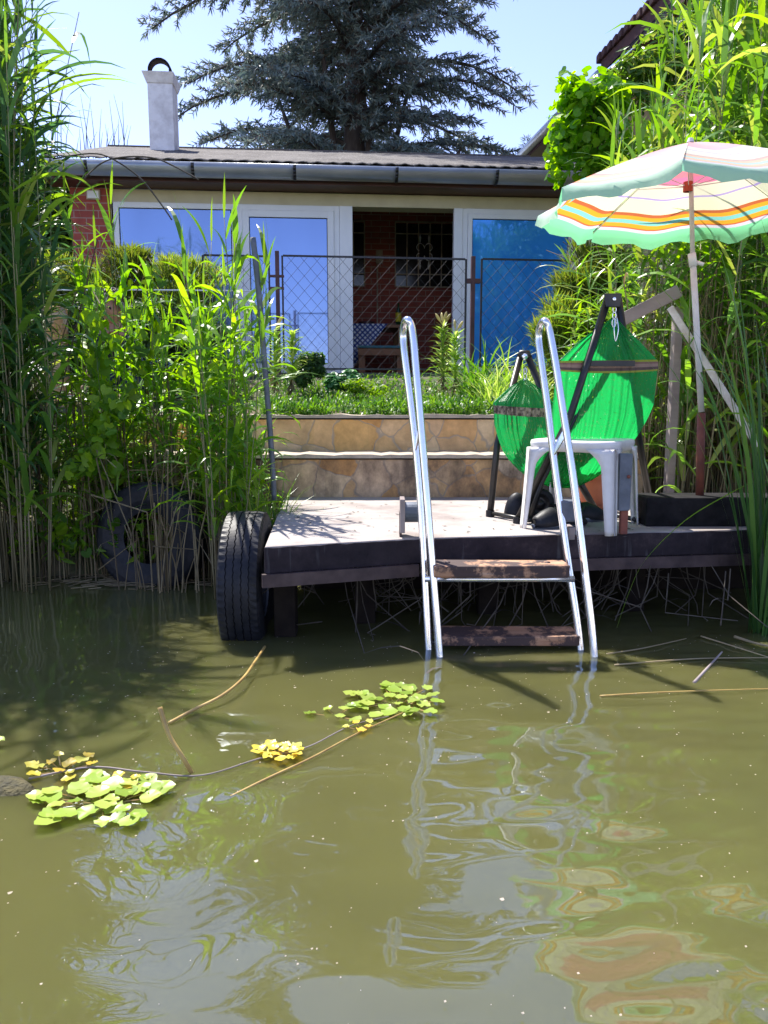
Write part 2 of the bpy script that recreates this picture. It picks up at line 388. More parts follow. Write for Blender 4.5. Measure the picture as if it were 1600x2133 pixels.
# ------------------------------------------------------------------ concrete landing (dock)
FL, KK, FR = on(550, 1140, DZ), on(880, 1121, DZ), on(1572, 1103, DZ)
BL, BR = on(592, 1036, DZ), on(1340, 1036, DZ)
FR2 = FR+(FR-KK)*.6
dock = empty('dock', (0, 0, 0), 0, 'pale concrete bathing deck with dark weathered front edge above the water', 'dock')
def deckpoly(pts, z0, z1, name, mat, bev=0, seg=1):
    b = MB(); b.prism([(p.x, p.y, z0) for p in pts], [(p.x, p.y, z1) for p in pts]); return b.build(name, mat, dock, bevel=bev)
def inset(p, d): return Vector((p.x, p.y+d, p.z))
deckpoly([inset(FL, .012), inset(KK, .012), inset(FR2, .012), BR+Vector((.6, .02, 0)), BL+Vector((0, .02, 0))], DZ-.10, DZ, 'slab', M['deck'], .008)
def face_strip(p, q, z0, z1, th, name, mat, n=18, amp=.002, seed=1):
    r = random.Random(seed); b = MB(); d = (q-p); nrm = Vector((d.y, -d.x, 0)).normalized()
    for i in range(n+1):
        c = p+d*(i/n); o = nrm*r.uniform(-amp, amp); zz = r.uniform(-amp, amp)*1.3
        for (f, z) in ((th, z0), (th, z1+zz), (0, z1+zz), (0, z0)):
            b.v.append((c.x+nrm.x*f+o.x*(f > 0), c.y+nrm.y*f+o.y*(f > 0), z))
    for i in range(n):
        for k in range(4):
            k2 = (k+1) % 4; b.f.append((i*4+k, i*4+k2, i*4+4+k2, i*4+4+k))
    b.f.append((3, 2, 1, 0)); e = n*4; b.f.append((e, e+1, e+2, e+3)); return b.build(name, mat, dock)
face_strip(FL, KK, DZ-.100, DZ-.003, .006, 'edge_board', M['edge'], seed=1)
face_strip(KK, FR2, DZ-.100, DZ-.003, .006, 'edge_board', M['edge'], 30, seed=2)
face_strip(FL+Vector((-.01, -.01, 0)), KK+Vector((-.02, -.01, 0)), DZ-.152, DZ-.102, .02, 'steel_channel', M['channel'], 6, .0008)
face_strip(KK+Vector((.015, -.004, 0)), FR2+Vector((0, -.004, 0)), DZ-.152, DZ-.102, .016, 'steel_channel', M['channel'], 10, .0008)
b = MB(); b.prism([(BL.x, BL.y, DZ-.10), (BL.x+.03, BL.y, DZ-.10), (FL.x+.03, FL.y+.02, DZ-.10), (FL.x-.004, FL.y+.02, DZ-.10)], [(BL.x, BL.y, DZ-.003), (BL.x+.03, BL.y, DZ-.003), (FL.x+.03, FL.y+.02, DZ-.003), (FL.x-.004, FL.y+.02, DZ-.003)])
for (px, y) in ((590, 3.15), (760, 3.35), (1020, 3.5), (1330, 3.55)):
    x = (px-800)/FPX*y; c = MB().box((x-.045, y-.045, -.6), (x+.045, y+.045, DZ-.155)); c.build('post', M['dark'], dock, bevel=.006)
c = MB().box((FL.x+.02, 3.95, -.6), (2.6, 4.1, DZ-.104)); c.build('back_wall', M['dark'], dock)

# walkway to the left, behind the reeds
b = MB().box((-1.02, 4.12, .24), (BL.x-.02, 4.62, .335)); wk = b.build('path', M['deck'], bevel=.01); tag(wk, 'pale concrete strip along the bank', None, None, 'structure')

# two-step stone retaining walls
def wall_thing(name, y0, y1, z0, z1, mat, label, x0, x1, seed, yaw=0):
    r = random.Random(seed); root = empty(name, (0, 0, 0), 0, label, 'retaining wall')
    b = MB(); n = 60
    for i in range(n+1):
        x = x0+(x1-x0)*i/n; o = r.uniform(-.006, .006)
        b.v += [(x, y0+o, z0), (x, y0+o+.01, z1-.03), (x, y1, z1-.03), (x, y1, z0)]
    for i in range(n):
        for k in range(4): b.f.append((i*4+k, i*4+(k+1) % 4, i*4+4+(k+1) % 4, i*4+4+k))
    b.build('stone_facing', mat, root)
    b = MB()
    for i in range(n+1):
        x = x0+(x1-x0)*i/n; o = r.uniform(-.008, .010); zt = z1+r.uniform(-.005, .005)
        b.v += [(x, y0-.014+o, z1-.02), (x, y0-.008+o, zt), (x, y1, zt), (x, y1, z1-.02)]
    for i in range(n):
        for k in range(4): b.f.append((i*4+k, i*4+(k+1) % 4, i*4+4+(k+1) % 4, i*4+4+k))
    b.build('coping', M['cap'], root); return root
Y1 = at(800, 1036, 1).y; Yb = BL.y
z1 = at(800, 947, Yb).z; wall_thing('retaining_wall', Yb, Yb+.42, .2, z1, M['stone_st'], 'lower stained stone riser rising straight from the back of the deck', -1.75, 1.5, 3)
z2 = at(800, 864, Yb+.36).z; wall_thing('retaining_wall', Yb+.36, Yb+.6, z1-.05, z2, M['stone'], 'upper clean polygonal stone riser below the planting bed', -1.85, 1.55, 4)

b = MB(); r = random.Random(31)
for i in range(130):
    p = on(r.uniform(590, 1330), r.uniform(1040, 1120), DZ+.003); a = r.uniform(0, 6.28); l = r.uniform(.004, .03); u = Vector((math.cos(a), math.sin(a), 0)); s_ = Vector((-math.sin(a), math.cos(a), 0))*l*r.uniform(.1, .4)
    b.poly([p-u*l/2, p+s_, p+u*l/2+Vector((0, 0, .003)), p-s_])
tag(b.build('leaf_litter', M['root']), 'tiny dry leaf bits scattered on the concrete deck', 'litter', None, 'stuff')

# ------------------------------------------------------------------ black timber kerb box at right with the umbrella pole
y0 = on(1350, 1097, DZ).y
b = MB(); x0 = (1352-800)/FPX*y0
b.box((x0, y0, DZ+.001), (x0+1.0, y0+.2, at(1400, 1037, y0).z)); kb = b.build('timber_kerb', M['black'], bevel=.006)
tag(kb, 'low black tarred timber box at the right end of the deck under the umbrella pole', 'timber kerb')
kz = at(1400, 1037, y0).z

# ------------------------------------------------------------------ tyres
def tyre(name, loc, rz, R0, W, label, ry=0):
    root = empty(name, loc, rz, label, 'tyre'); root.rotation_euler = (0, ry, rz)
    b = MB(); n = 128; prof = []
    # profile across width (x) with tread grooves ; R as radius
    hw = W/2
    xs = [(-hw*.80, R0-.16), (-hw*1.0, R0-.10), (-hw*1.02, R0-.05), (-hw*.95, R0-.018), (-hw*.86, R0-.004)]
    for g in (-.52, -.18, .18, .52):
        xs += [(hw*(g-.028), R0), (hw*(g-.02), R0-.008), (hw*(g+.02), R0-.008), (hw*(g+.028), R0)]
    xs += [(hw*.86, R0-.004), (hw*.95, R0-.018), (hw*1.02, R0-.05), (hw*1.0, R0-.10), (hw*.80, R0-.16), (hw*.7, R0-.155), (hw*.85, R0-.09), (hw*.8, R0-.03), (-hw*.8, R0-.03), (-hw*.85, R0-.09), (-hw*.7, R0-.155)]
    m = len(xs)
    for k in range(n):
        t = 2*math.pi*k/n; z = .0022 if k % 2 else -.0022
        for j, (x, r) in enumerate(xs):
            zz = z if 5 <= j < 21 else 0
            rr = r-(.0028 if (j in (3, 4, 21, 22) and k % 2) else 0)
            b.v.append((x+zz, rr*math.cos(t), rr*math.sin(t)))
    for k in range(n):
        k2 = (k+1) % n
        for j in range(m):
            j2 = (j+1) % m; b.f.append((k*m+j, k*m+j2, k2*m+j2, k2*m+j))
    b.build('tread', M['rubber'], root)
    return root
tp = at(511, 1066, 3.3)
t1 = tyre('fender_tyre', (-.592, 3.3, tp.z-.31), R(1.5), .31, .178, 'worn black car tyre hanging at the left corner of the deck, tread facing the water')
t2p = at(322, 1118, 4.14)
t2 = tyre('fender_tyre', tuple(t2p), R(80), .30, .19, 'second black tyre standing open side on behind the reeds left of the deck', R(6))

# ------------------------------------------------------------------ bathing ladder
lad = empty('bathing_ladder', (0, 0, 0), 0, 'stainless steel bathing ladder with two wooden treads hooked on the deck edge', 'ladder')
def rail(A, B, ytop, name):
    a0 = on(A[0][0], A[0][1], 0); b0 = on(B[-1][0], B[-1][1], 0); pa = [a0+Vector((.03, -.05, -.5)), a0]
    for px, py in A[1:]:
        t = (A[0][1]-py)/(A[0][1]-A[-1][1]); pa.append(at(px, py, a0.y+(ytop-a0.y)*t**1.1))
    yb = ytop+.085; pb = []
    for i, (px, py) in enumerate(B[:-1]):
        t = (py-B[0][1])/(B[-1][1]-B[0][1]); yy = ytop+.045 if i == 0 else yb+(b0.y-yb)*t
        pb.append(at(px, py, yy))
    pb += [b0, b0+Vector((.03, -.05, -.45))]
    pts = spline(pa+pb, 6)
    MB().tube(pts, .0148, 12).build(name, M['steel'], lad, smooth=True)
    return pa, pb
Lp = rail([(916,1368),(902,1190),(885,985),(873,840),(866,760),(862,712),(857,680),(850,667)], [(844,671),(840,697),(843,740),(857,850),(868,950),(877,1060),(884,1180),(893,1352)], 3.06, 'rail')
Rp = rail([(1238,1366),(1219,1190),(1195,1000),(1172,850),(1158,760),(1149,710),(1143,682),(1136,669)], [(1129,673),(1122,698),(1126,742),(1141,850),(1153,950),(1168,1060),(1185,1180),(1209,1352)], 3.10, 'rail')
for (P, p1, p2) in ((Lp, (872, 902), (862, 944)), (Rp, (1182, 893), (1153, 942))):
    MB().beam(at(*p1, 3.03), at(*p2, 3.08), .034, .006, (1, 0, .3)).build('brace', M['steel'], lad)
def tread(xa, xb, ytop, ybot, Y, dep, name='tread'):
    a, c = at(xa, ybot, Y), at(xb, ybot, Y); zt = at(xa, ytop, Y).z
    o = vary(MB().box((a.x, Y, a.z), (c.x, Y+dep, zt)), .002, 4).build(name, M['tread'], lad, bevel=.007); return a, c, zt
a, c, zt = tread(905, 1187, 1179, 1204, 2.86, .12)
for px in (936, 1150):
    x = (px-800)/FPX*2.9; MB().lathe((x, 2.92, zt-.001), [(0, .006), (.009, .005), (.011, 0)], 10).build('bolt', M['channel'], lad, smooth=True)
MB().tube([at(885, 1206, 2.93), at(1196, 1206, 2.93)], .012, 10).build('crossbar', M['steel'], lad, smooth=True)
tread(921, 1208, 1326, 1346, 2.93, .15)
MB().tube([at(900, 1338, 3.0), at(1212, 1338, 3.0)], .010, 8).build('crossbar', M['dmetal'], lad, smooth=True)
# mounts
pb_ = on(838, 1117, DZ)
MB().box((pb_.x-.010, pb_.y-.05, DZ+.02), (pb_.x+.010, pb_.y+.06, DZ+.158)).build('mount_plate', M['wood'], lad, bevel=.004)
MB().box((pb_.x-.012, pb_.y-.02, DZ), (pb_.x-.002, pb_.y+.05, DZ+.10)).build('mount_bracket', M['channel'], lad, bevel=.002)
MB().lathe((pb_.x+.010, pb_.y, DZ+.10), [(0, 0), (.042, 0), (.042, .062), (0, .062)], 20, Matrix.Rotation(R(90), 3, 'Y')).build('mount_block', M['grey'], lad, smooth=False)
pb_ = at(1166, 1062, 3.06)
MB().box((pb_.x, 3.03, pb_.z-.045), (pb_.x+.07, 3.09, pb_.z+.04)).build('mount_block', M['grey'], lad, bevel=.008)
MB().box((pb_.x+.035, 3.04, DZ), (pb_.x+.06, 3.13, DZ+.05)).build('mount_plate', M['wood'], lad, bevel=.004)

# ------------------------------------------------------------------ hammock on its stand
stand = empty('hammock_stand', (0, 0, 0), 0, 'dark steel folding hammock stand with two A-shaped ends', 'hammock stand')
def leg(pts, r=.0165, name='leg'):
    return MB().tube(pts, r, 10).build(name, M['dmetal'], stand, smooth=True)
Yn = 3.36
nl, nr = on(1078, 1090, DZ), on(1357, 1074, DZ); na = at(1277, 622, Yn)
leg([na+Vector((-.022, 0, 0)), at(1187, 870, (Yn+nl.y)/2), nl+Vector((0, 0, .015))]); leg([na+Vector((.022, 0, 0)), at(1323, 870, (Yn+nr.y)/2), nr+Vector((0, 0, .015))])
MB().prism([at(1262, 640, Yn-.02), at(1292, 640, Yn-.02), at(1292, 640, Yn+.02), at(1262, 640, Yn+.02)], [at(1258, 611, Yn-.02), at(1296, 611, Yn-.02), at(1296, 611, Yn+.02), at(1258, 611, Yn+.02)]).build('head_bracket', M['dmetal'], stand, bevel=.004)
MB().lathe(at(1279, 623, Yn-.022), [(0, .008), (.007, .007), (.009, 0)], 10, Matrix.Rotation(R(90), 3, 'X')).build('bolt', M['steel'], stand)
MB().beam(at(1215, 757, Yn+.04), at(1322, 757, Yn+.04), .012, .024).build('crossbar', M['dmetal'], stand)
Yf = 3.80
fl, fr = on(1021, 1076, DZ), on(1243, 1074, DZ); fa = at(1092, 745, Yf)
MB().tube([fl+Vector((0, 0, .015)), at(1036, 925, (Yf+fl.y)/2), fa+Vector((-.02, 0, 0))], .0165, 10).build('leg', M['dmetal'], stand, smooth=True)
MB().tube([fr+Vector((0, 0, .015)), at(1205, 1000, (Yf+fr.y)/2), fa+Vector((.02, 0, 0))], .0165, 10).build('leg', M['dmetal'], stand, smooth=True)
MB().tube([fa+Vector((-.02, 0, 0)), fa+Vector((-.014, 0, .02)), fa+Vector((.014, 0, .02)), fa+Vector((.02, 0, 0))], .018, 10).build('head_bracket', M['dmetal'], stand, smooth=True)
MB().lathe(fa+Vector((0, -.02, .004)), [(0, .01), (.012, .008), (.016, 0)], 12, Matrix.Rotation(R(90), 3, 'X')).build('bolt', M['steel'], stand)
g2 = on(1103, 1090, DZ); leg([g2+Vector((0, 0, .015)), at(1130, 1000, 3.55), at(1290, 690, 3.42)], .013, 'brace')
leg([fl+Vector((0, 0, .018)), on(1105, 1084, DZ+.018)], .010, 'floor_bar'); leg([fr+Vector((0, 0, .018)), on(1330, 1083, DZ+.018)], .012, 'floor_bar'); leg([on(1215, 1072, DZ+.016), at(1180, 985, 3.8)], .013, 'brace')
for p in (fl, nl, fr, nr): MB().lathe(p, [(.0, 0), (.021, 0), (.021, .03), (0, .03)], 12).build('foot_cap', M['rubber'], stand)

def hammock_mat():
    m = NT('green_net_cloth'); tc = m.n('TexCoord'); at_ = m.n('Attribute'); at_.attribute_name = 'uvw'
    v = at_.outputs['Vector']
    mp = m.n('Mapping'); mp.inputs['Scale'].default_value = (40, 5, 1); m.l(v, mp.inputs[0])
    n = m.noise(mp.outputs[0], 1.6, 5, .6)
    c = m.ramp(n, [(.3, (.002,.18,.04)), (.7, (.008,.36,.10))]); m.base(c); m.set(.3, 0, .9)
    mp2 = m.n('Mapping'); mp2.inputs['Scale'].default_value = (150, 110, 1); m.l(v, mp2.inputs[0])
    vo = m.noise(mp2.outputs[0], 1.0, 3, .7)
    m.bump(m.mix(.5, n, vo), .9, .012)
    tr = m.n('BsdfTranslucent'); m.l(m.mix(.0, c, c), tr.inputs[0])
    tr.inputs[0].default_value = (.01, .6, .1, 1); m.t.links.remove(tr.inputs[0].links[0]); tr.inputs[0].default_value = (.012, .50, .10, 1)
    mx = m.n('MixShader'); mx.inputs[0].default_value = .55; m.l(m.b.outputs[0], mx.inputs[1]); m.l(tr.outputs[0], mx.inputs[2])
    tp = m.n('BsdfTransparent'); hole = m.ramp(vo, [(.60, (0,0,0)), (.64, (1,1,1))])
    m2 = m.n('MixShader'); m.l(hole, m2.inputs[0]); m.l(mx.outputs[0], m2.inputs[1]); m.l(tp.outputs[0], m2.inputs[2]); m.l(m2.outputs[0], m.out.inputs[0])
    return m.m
hk_n, hk_f = at(1278, 662, Yn+.01), at(1093, 788, Yf)
ham = empty('hammock', (0, 0, 0), 0, 'bright green net hammock with striped edge bands slung between the stand ends', 'hammock')
rows = [ # u, left px, right px, Y, droop of the middle (m)
 (0.00, (1276, 660), (1281, 660), Yn+.01, 0), (.10, (1205, 712), (1333, 712), Yn+.03, .0), (.17, (1160, 755), (1371, 752), Yn+.05, .0),
 (.30, (1153, 830), (1362, 840), Yn+.10, .03), (.42, (1146, 910), (1334, 900), 3.52, .06), (.52, (1128, 962), (1296, 945), 3.60, .06),
 (.60, (1105, 984), (1250, 965), 3.62, .045), (.68, (1076, 975), (1200, 960), 3.64, .035), (.76, (1048, 940), (1180, 930), 3.65, .02),
 (.84, (1030, 885), (1168, 890), 3.66, .01), (.895, (1027, 838), (1160, 846), 3.68, 0), (.95, (1062, 806), (1128, 812), 3.74, 0), (1.0, (1090, 788), (1096, 788), Yf, 0)]
def row_at(u):
    for i in range(len(rows)-1):
        if rows[i][0] <= u <= rows[i+1][0]: break
    t = (u-rows[i][0])/(rows[i+1][0]-rows[i][0]); P = [rows[max(i-1, 0)], rows[i], rows[i+1], rows[min(i+2, len(rows)-1)]]
    if i == 2 or i+1 == 2 or i >= 9: f = lambda a, b_, c, d: b_+(c-b_)*t
    else: f = lambda a, b_, c, d: b_+(c-b_)*t+.5*(t-t*t)*((b_-a)*(1-t)*.6-(d-c)*t*.6)
    g = lambda fn: f(*[fn(p) for p in P])
    L = at(g(lambda p: p[1][0]), g(lambda p: p[1][1]), g(lambda p: p[3])); Rr = at(g(lambda p: p[2][0]), g(lambda p: p[2][1]), g(lambda p: p[3]))
    return L, Rr, g(lambda p: p[4])
NU, NV = 120, 150
def hammock_cloth(u0, u1, name, mat, proud=0.0, nu=NU):
    b = MB(); uv = []; r = random.Random(7); ph = [r.uniform(0, 6.28) for _ in range(8)]
    for i in range(nu+1):
        u = u0+(u1-u0)*i/nu; L, Rr, s = row_at(u); wd = (Rr-L).length
        for j in range(NV+1):
            v = j/NV; p = L.lerp(Rr, v); k = 4*v*(1-v)
            vv = v+.03*math.sin(v*17+2*u)+.012*math.sin(v*41+5*u); pl = (math.sin(vv*66+ph[0]+2.2*math.sin(u*5+v*4))*(.6+.5*math.sin(v*9+u*6))+.7*math.sin(vv*127+ph[1]+2*math.sin(u*9+v*3))+1.2*math.sin(v*11+u*13)*(.5 if u > .2 else 0))
            am = .0042*min(1, wd/.12)*(.6 if u < .45 else 1)
            p = p+Vector((0, (-pl*am)+.10*s/.05*k*.3-proud, -s*k*1.5-.035*(k-.0)*(1 if u > .2 and u < .86 else .0)*min(1, s*20)))
            b.v.append(tuple(p)); uv.append((v, u, 0))
    for i in range(nu):
        for j in range(NV):
            o = i*(NV+1)+j; b.f.append((o, o+1, o+NV+2, o+NV+1))
    o = b.build(name, mat, ham, smooth=True)
    a = o.data.attributes.new('uvw', 'FLOAT_VECTOR', 'POINT'); a.data.foreach_set('vector', np.array(uv, dtype=np.float32).ravel()); return o
hammock_cloth(.0, 1, 'net', hammock_mat())
def band_mat():
    m = NT('striped_band'); a = m.n('Attribute'); a.attribute_name = 'uvw'; sx = m.n('SeparateXYZ'); m.l(a.outputs['Vector'], sx.inputs[0])
    mr = m.n('MapRange'); m.l(sx.outputs[1], mr.inputs[0]); mr.inputs[1].default_value = .165; mr.inputs[2].default_value = .20
    m.base(m.ramp(mr.outputs[0], [(0, (.30,.34,.04)), (.18, (.22,.12,.10)), (.35, (.30,.20,.17)), (.62, (.11,.07,.07)), (.85, (.30,.32,.05))], 'CONSTANT')); m.set(.8); return m.m
def band_mat2():
    m = NT('frayed_band'); v = m.coord(); m.base(m.ramp(m.noise(v, 60, 3), [(.4, (.07,.05,.04)), (.6, (.34,.28,.2))])); m.set(.9); return m.m
hammock_cloth(.165, .20, 'band', band_mat(), .006, 4); hammock_cloth(.868, .888, 'band', band_mat2(), .006, 4)
for (h, ap) in ((hk_n, na), (hk_f, fa)):
    for (z, rr) in ((.008, .012), (-.022, .014), (.035, .012)):
        if h.z+z < ap.z+.01:
            pts = [h+Vector((math.cos(t)*rr*.6, -.01, z+math.sin(t)*rr*1.3)) for t in [2*math.pi*k/12 for k in range(13)]]
            MB().tube(pts, .0022, 6, False).build('chain_link', M['steel'], ham, smooth=True)
MB().tube(spline([hk_n+Vector((.008, -.02, .0)), hk_n+Vector((.014, -.03, -.05)), hk_n+Vector((.004, -.03, -.10)), hk_n+Vector((-.004, -.03, -.05)), hk_n+Vector((.0, -.02, .0))]), .002, 6).build('hook', M['steel'], ham, smooth=True)

# ------------------------------------------------------------------ plastic side table
TC = Vector((.872, 3.40, DZ)); TA = R(-32); TH = at(1230, 915, 3.42).z-DZ
tab = empty('side_table', TC, TA, 'low white plastic side table with four splayed legs standing by the ladder', 'table')
hs = .19
def leg_w(z): t = z/TH; return .036+.022*t+.09*max(0, t-.72)**1.6*9
b = MB(); n = 40; top = []
for k in range(n):
    t = 2*math.pi*k/n; cx, sy = math.cos(t), math.sin(t); e = 5; rr = 1/((abs(cx)**e+abs(sy)**e)**(1/e)); dip = 1-.05*(math.cos(4*t)+1)/2
    top.append((cx*rr*hs*1.03*dip, sy*rr*hs*1.03*dip))
b = MB(); rings = [(.97, TH-.045), (1.0, TH-.012), (.985, TH-.002), (.955, TH), (.90, TH-.004), (.0, TH-.006)]
for s_, z in rings:
    for (x, y) in top: b.v.append((x*s_, y*s_, z))
for i in range(len(rings)-1):
    for k in range(n): b.f.append((i*n+k, i*n+(k+1) % n, (i+1)*n+(k+1) % n, (i+1)*n+k))
solid(b.build('table_top', M['plastic'], tab, smooth=True), .005)
for k in range(4):
    b = MB(); a = math.pi/2*k; rot = Matrix.Rotation(a, 3, 'Z')
    for side in (0, 1):
        base = len(b.v); m_ = 16
        for i in range(m_+1):
            z = (TH-.03)*i/m_; off = hs+.018*(1-z/TH)**1.2; lw = leg_w(z); c0 = .020
            for q in (0, 1, 2):
                dd = (lw-c0)*(q/2)
                x, y = (off, off-c0-dd) if side == 0 else (off-c0-dd, off)
                if q == 0: x, y = (off-.002, off-c0) if side == 0 else (off-c0, off-.002)
                b.v.append(tuple(rot @ Vector((x, y, z))))
        for i in range(m_):
            for q in (0, 1):
                o = base+i*3+q; b.f.append((o, o+1, o+4, o+3))
    # rounded corner strip
    m_ = 16; base0, base1 = 0, (m_+1)*3
    for i in range(m_): b.f.append((base0+i*3, base0+i*3+3, base1+i*3+3, base1+i*3))
    solid(b.build('leg', M['plastic'], tab, smooth=True), .006, 0)

# ------------------------------------------------------------------ mooring post, pots, footwear, wheel
p = on(1297, 1112, DZ); mp_ = empty('mooring_post', p, 0, 'short post with blue-grey painted sleeve above a rusty red foot, right of the ladder', 'post')
hz = at(1295, 1063, p.y).z-DZ; ht = at(1295, 944, p.y).z-DZ
MB().box((-.014, -.014, 0), (.016, .014, hz+.02)).build('foot', M['rust'], mp_, bevel=.003)
vary(MB().box((-.030, -.022, hz), (.022, .022, ht)), .002, 2).build('sleeve', M['grey'], mp_, bevel=.005)
MB().lathe((.008, -.022, ht-.095), [(0, .008), (.006, .006), (.008, 0)], 8, Matrix.Rotation(R(90), 3, 'X')).build('bolt', M['rust'], mp_)
def pot(name, c, r, h, mat, label, cat='flower pot'):
    root = empty(name, c, 0, label, cat)
    MB().lathe((0, 0, 0), [(0, 0), (r*.72, 0), (r*.95, h*.8), (r*1.08, h*.8), (r*1.1, h), (r*.98, h), (r*.9, h*.8), (0, h*.78)], 28).build('pot_body', mat, root, smooth=False)
    MB().lathe((0, 0, 0), [(r*.7, .003), (r*1.0, .003), (r*1.08, .03), (r*1.04, .03), (r*.7, .012)], 28).build('saucer', mat, root)
    return root
c = on(1238, 1066, DZ); pot('flower_pot', c+Vector((0, .06, 0)), .075, .20, M['terra'], 'terracotta flower pot on its saucer behind the white side table')
c = on(1158, 1060, DZ); pot('flower_pot', c+Vector((0, .12, 0)), .065, .17, M['rubber'], 'black plastic pot behind the hammock stand at the foot of the steps')
# clogs
def clog(loc, rz, label, rx=0):
    root = empty('clog', loc, rz, label, 'shoe', 'pair of black rubber clogs by the hammock'); root.rotation_euler.x = rx
    b = MB(); n = 20; prof = [(-.13, .028, .02), (-.11, .040, .045), (-.06, .043, .05), (.0, .045, .07), (.05, .052, .075), (.09, .052, .06), (.12, .040, .042), (.135, .018, .03)]
    for (y, hw, hh) in prof:
        for k in range(n):
            t = 2*math.pi*k/n; z = hh*math.sin(t) if math.sin(t) > 0 else .012*math.sin(t)
            open_ = .25 if (y < -.03 and math.sin(t) > .6) else 1
            b.v.append((hw*math.cos(t)*(1 if math.sin(t) > 0 else .95), y, .014+z*open_))
    for i in range(len(prof)-1):
        for k in range(n): b.f.append((i*n+k, i*n+(k+1) % n, (i+1)*n+(k+1) % n, (i+1)*n+k))
    b.f.append(tuple(range(n))); b.f.append(tuple(reversed(range((len(prof)-1)*n, len(prof)*n))))
    o = b.build('upper', M['rubber'], root, smooth=True)
    b = MB(); m_ = 28
    for z, s_ in ((0, 1.0), (.014, 1.04), (.02, 1.0)):
        for k in range(m_):
            t = 2*math.pi*k/m_; y = .137*math.sin(t); x = (.050 if y > 0 else .042)*math.cos(t); b.v.append((x*s_, y*s_, z))
    for i in range(2):
        for k in range(m_): b.f.append((i*m_+k, i*m_+(k+1) % m_, (i+1)*m_+(k+1) % m_, (i+1)*m_+k))
    b.f.append(tuple(reversed(range(m_)))); b.build('sole', M['grey'], root, smooth=True)
    b = MB(); b.tube([(-.045, -.02, .05), (-.042, -.09, .07), (0, -.125, .08), (.042, -.09, .07), (.045, -.02, .05)], .007, 8).build('heel_strap', M['rubber'], root, smooth=True)
    return root
clog(on(1165, 1097, DZ), R(112), 'dark grey rubber clog lying behind the near left leg of the side table')
clog(on(1200, 1085, DZ), R(-80), 'black rubber clog in the shade under the side table')
c = on(1128, 1088, DZ); wh = empty('cart_wheel', c+Vector((0, .07, .075)), R(14), 'small black trolley wheel standing on the deck under the hammock', 'wheel')
rx = Matrix.Rotation(R(90), 3, 'X')
MB().lathe((0, 0, 0), [(.045, -.02), (.066, -.024), (.074, -.012), (.074, .012), (.066, .024), (.045, .02)], 30, rx).build('tyre', M['rubber'], wh, smooth=True)
MB().lathe((0, 0, 0), [(0, .022), (.015, .022), (.02, .01), (.04, .008), (.047, .02)], 24, rx).build('hub', M['dmetal'], wh, smooth=True)
b = MB(); m_ = 14
c = on(1082, 1080, DZ); fh = empty('plastic_shell', c+Vector((0, .08, 0)), 0, 'rounded glossy black shell resting on the deck left of the trolley wheel', 'shell')
b = MB(); n = 20
for i in range(9):
    a = math.pi/2*i/8; r0 = .062*math.cos(a)
    for k in range(n):
        t = 2*math.pi*k/n; b.v.append((r0*math.cos(t), .8*r0*math.sin(t), .115*math.sin(a)))
for i in range(8):
    for k in range(n): b.f.append((i*n+k, i*n+(k+1) % n, (i+1)*n+(k+1) % n, (i+1)*n+k))
b.build('shell', M['rubber'], fh, smooth=True)
b = MB(); b.tube([(.064*math.cos(t), .052*math.sin(t), .006) for t in [2*math.pi*k/20 for k in range(21)]], .005, 6, False); b.build('rim', M['dmetal'], fh, smooth=True)

# ------------------------------------------------------------------ umbrella
PX = Vector(((1462-800)/FPX*(y0+.1), y0+.1, kz)); UY = y0+.1
umb = empty('beach_umbrella', (PX.x, PX.y, kz), 0, 'open striped beach umbrella with green valance on a white pole in a rusty tube', 'umbrella')
hub = at(1438, 297, UY)-PX
MB().tube([(0, 0, 0), tuple((at(1461, 860, UY)-PX))], .018, 14).build('ground_tube', M['rust'], umb, smooth=True)
MB().tube([tuple(at(1461, 858, UY)-PX), tuple(at(1443, 535, UY)-PX)], .0135, 14).build('lower_pole', M['pole'], umb, smooth=True)
MB().tube([tuple(at(1443, 540, UY)-PX), tuple(hub+Vector((0, 0, -.012)))], .010, 12).build('upper_pole', M['pole'], umb, smooth=True)
MB().tube([tuple(at(1444, 555, UY)-PX), tuple(at(1441, 528, UY)-PX)], .017, 12).build('collar', M['plastic'], umb, smooth=True)
kk = at(1450, 546, UY)-PX; MB().tube([tuple(kk), tuple(kk+Vector((.03, -.01, -.012)))], .008, 8).build('clamp_knob', M['plastic'], umb, smooth=True)
def canopy_mat():
    m = NT('striped_canopy'); a = m.n('Attribute'); a.attribute_name = 'rad'
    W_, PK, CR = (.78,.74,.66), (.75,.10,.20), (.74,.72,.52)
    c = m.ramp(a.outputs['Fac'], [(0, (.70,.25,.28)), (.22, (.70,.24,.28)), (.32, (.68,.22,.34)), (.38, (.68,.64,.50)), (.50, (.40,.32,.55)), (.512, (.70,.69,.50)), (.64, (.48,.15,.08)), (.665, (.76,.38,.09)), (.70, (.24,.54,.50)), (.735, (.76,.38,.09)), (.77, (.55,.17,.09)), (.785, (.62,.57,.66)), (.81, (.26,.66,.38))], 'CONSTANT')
    gg = m.n('NewGeometry'); pale = m.mix(.52, c, (.84,.82,.78)); m.base(m.mix(gg.outputs['Backfacing'], c, pale)); m.set(.75); v = m.coord(); m.bump(m.noise(v, 14, 3), .25, .01)  # upper side whitened: fainter outer print plus sun glare painted into the colour
    tr = m.n('BsdfTranslucent'); hsv = m.n('HueSaturation'); hsv.inputs['Saturation'].default_value = 1.1; hsv.inputs['Value'].default_value = 1.15; m.l(c, hsv.inputs['Color']); m.l(hsv.outputs[0], tr.inputs[0])
    mx = m.n('MixShader'); mx.inputs[0].default_value = .42; m.l(m.b.outputs[0], mx.inputs[1]); m.l(tr.outputs[0], mx.inputs[2]); m.l(mx.outputs[0], m.out.inputs[0]); return m.m
ur = .642; rimz = 1.815-kz-PX.z+kz
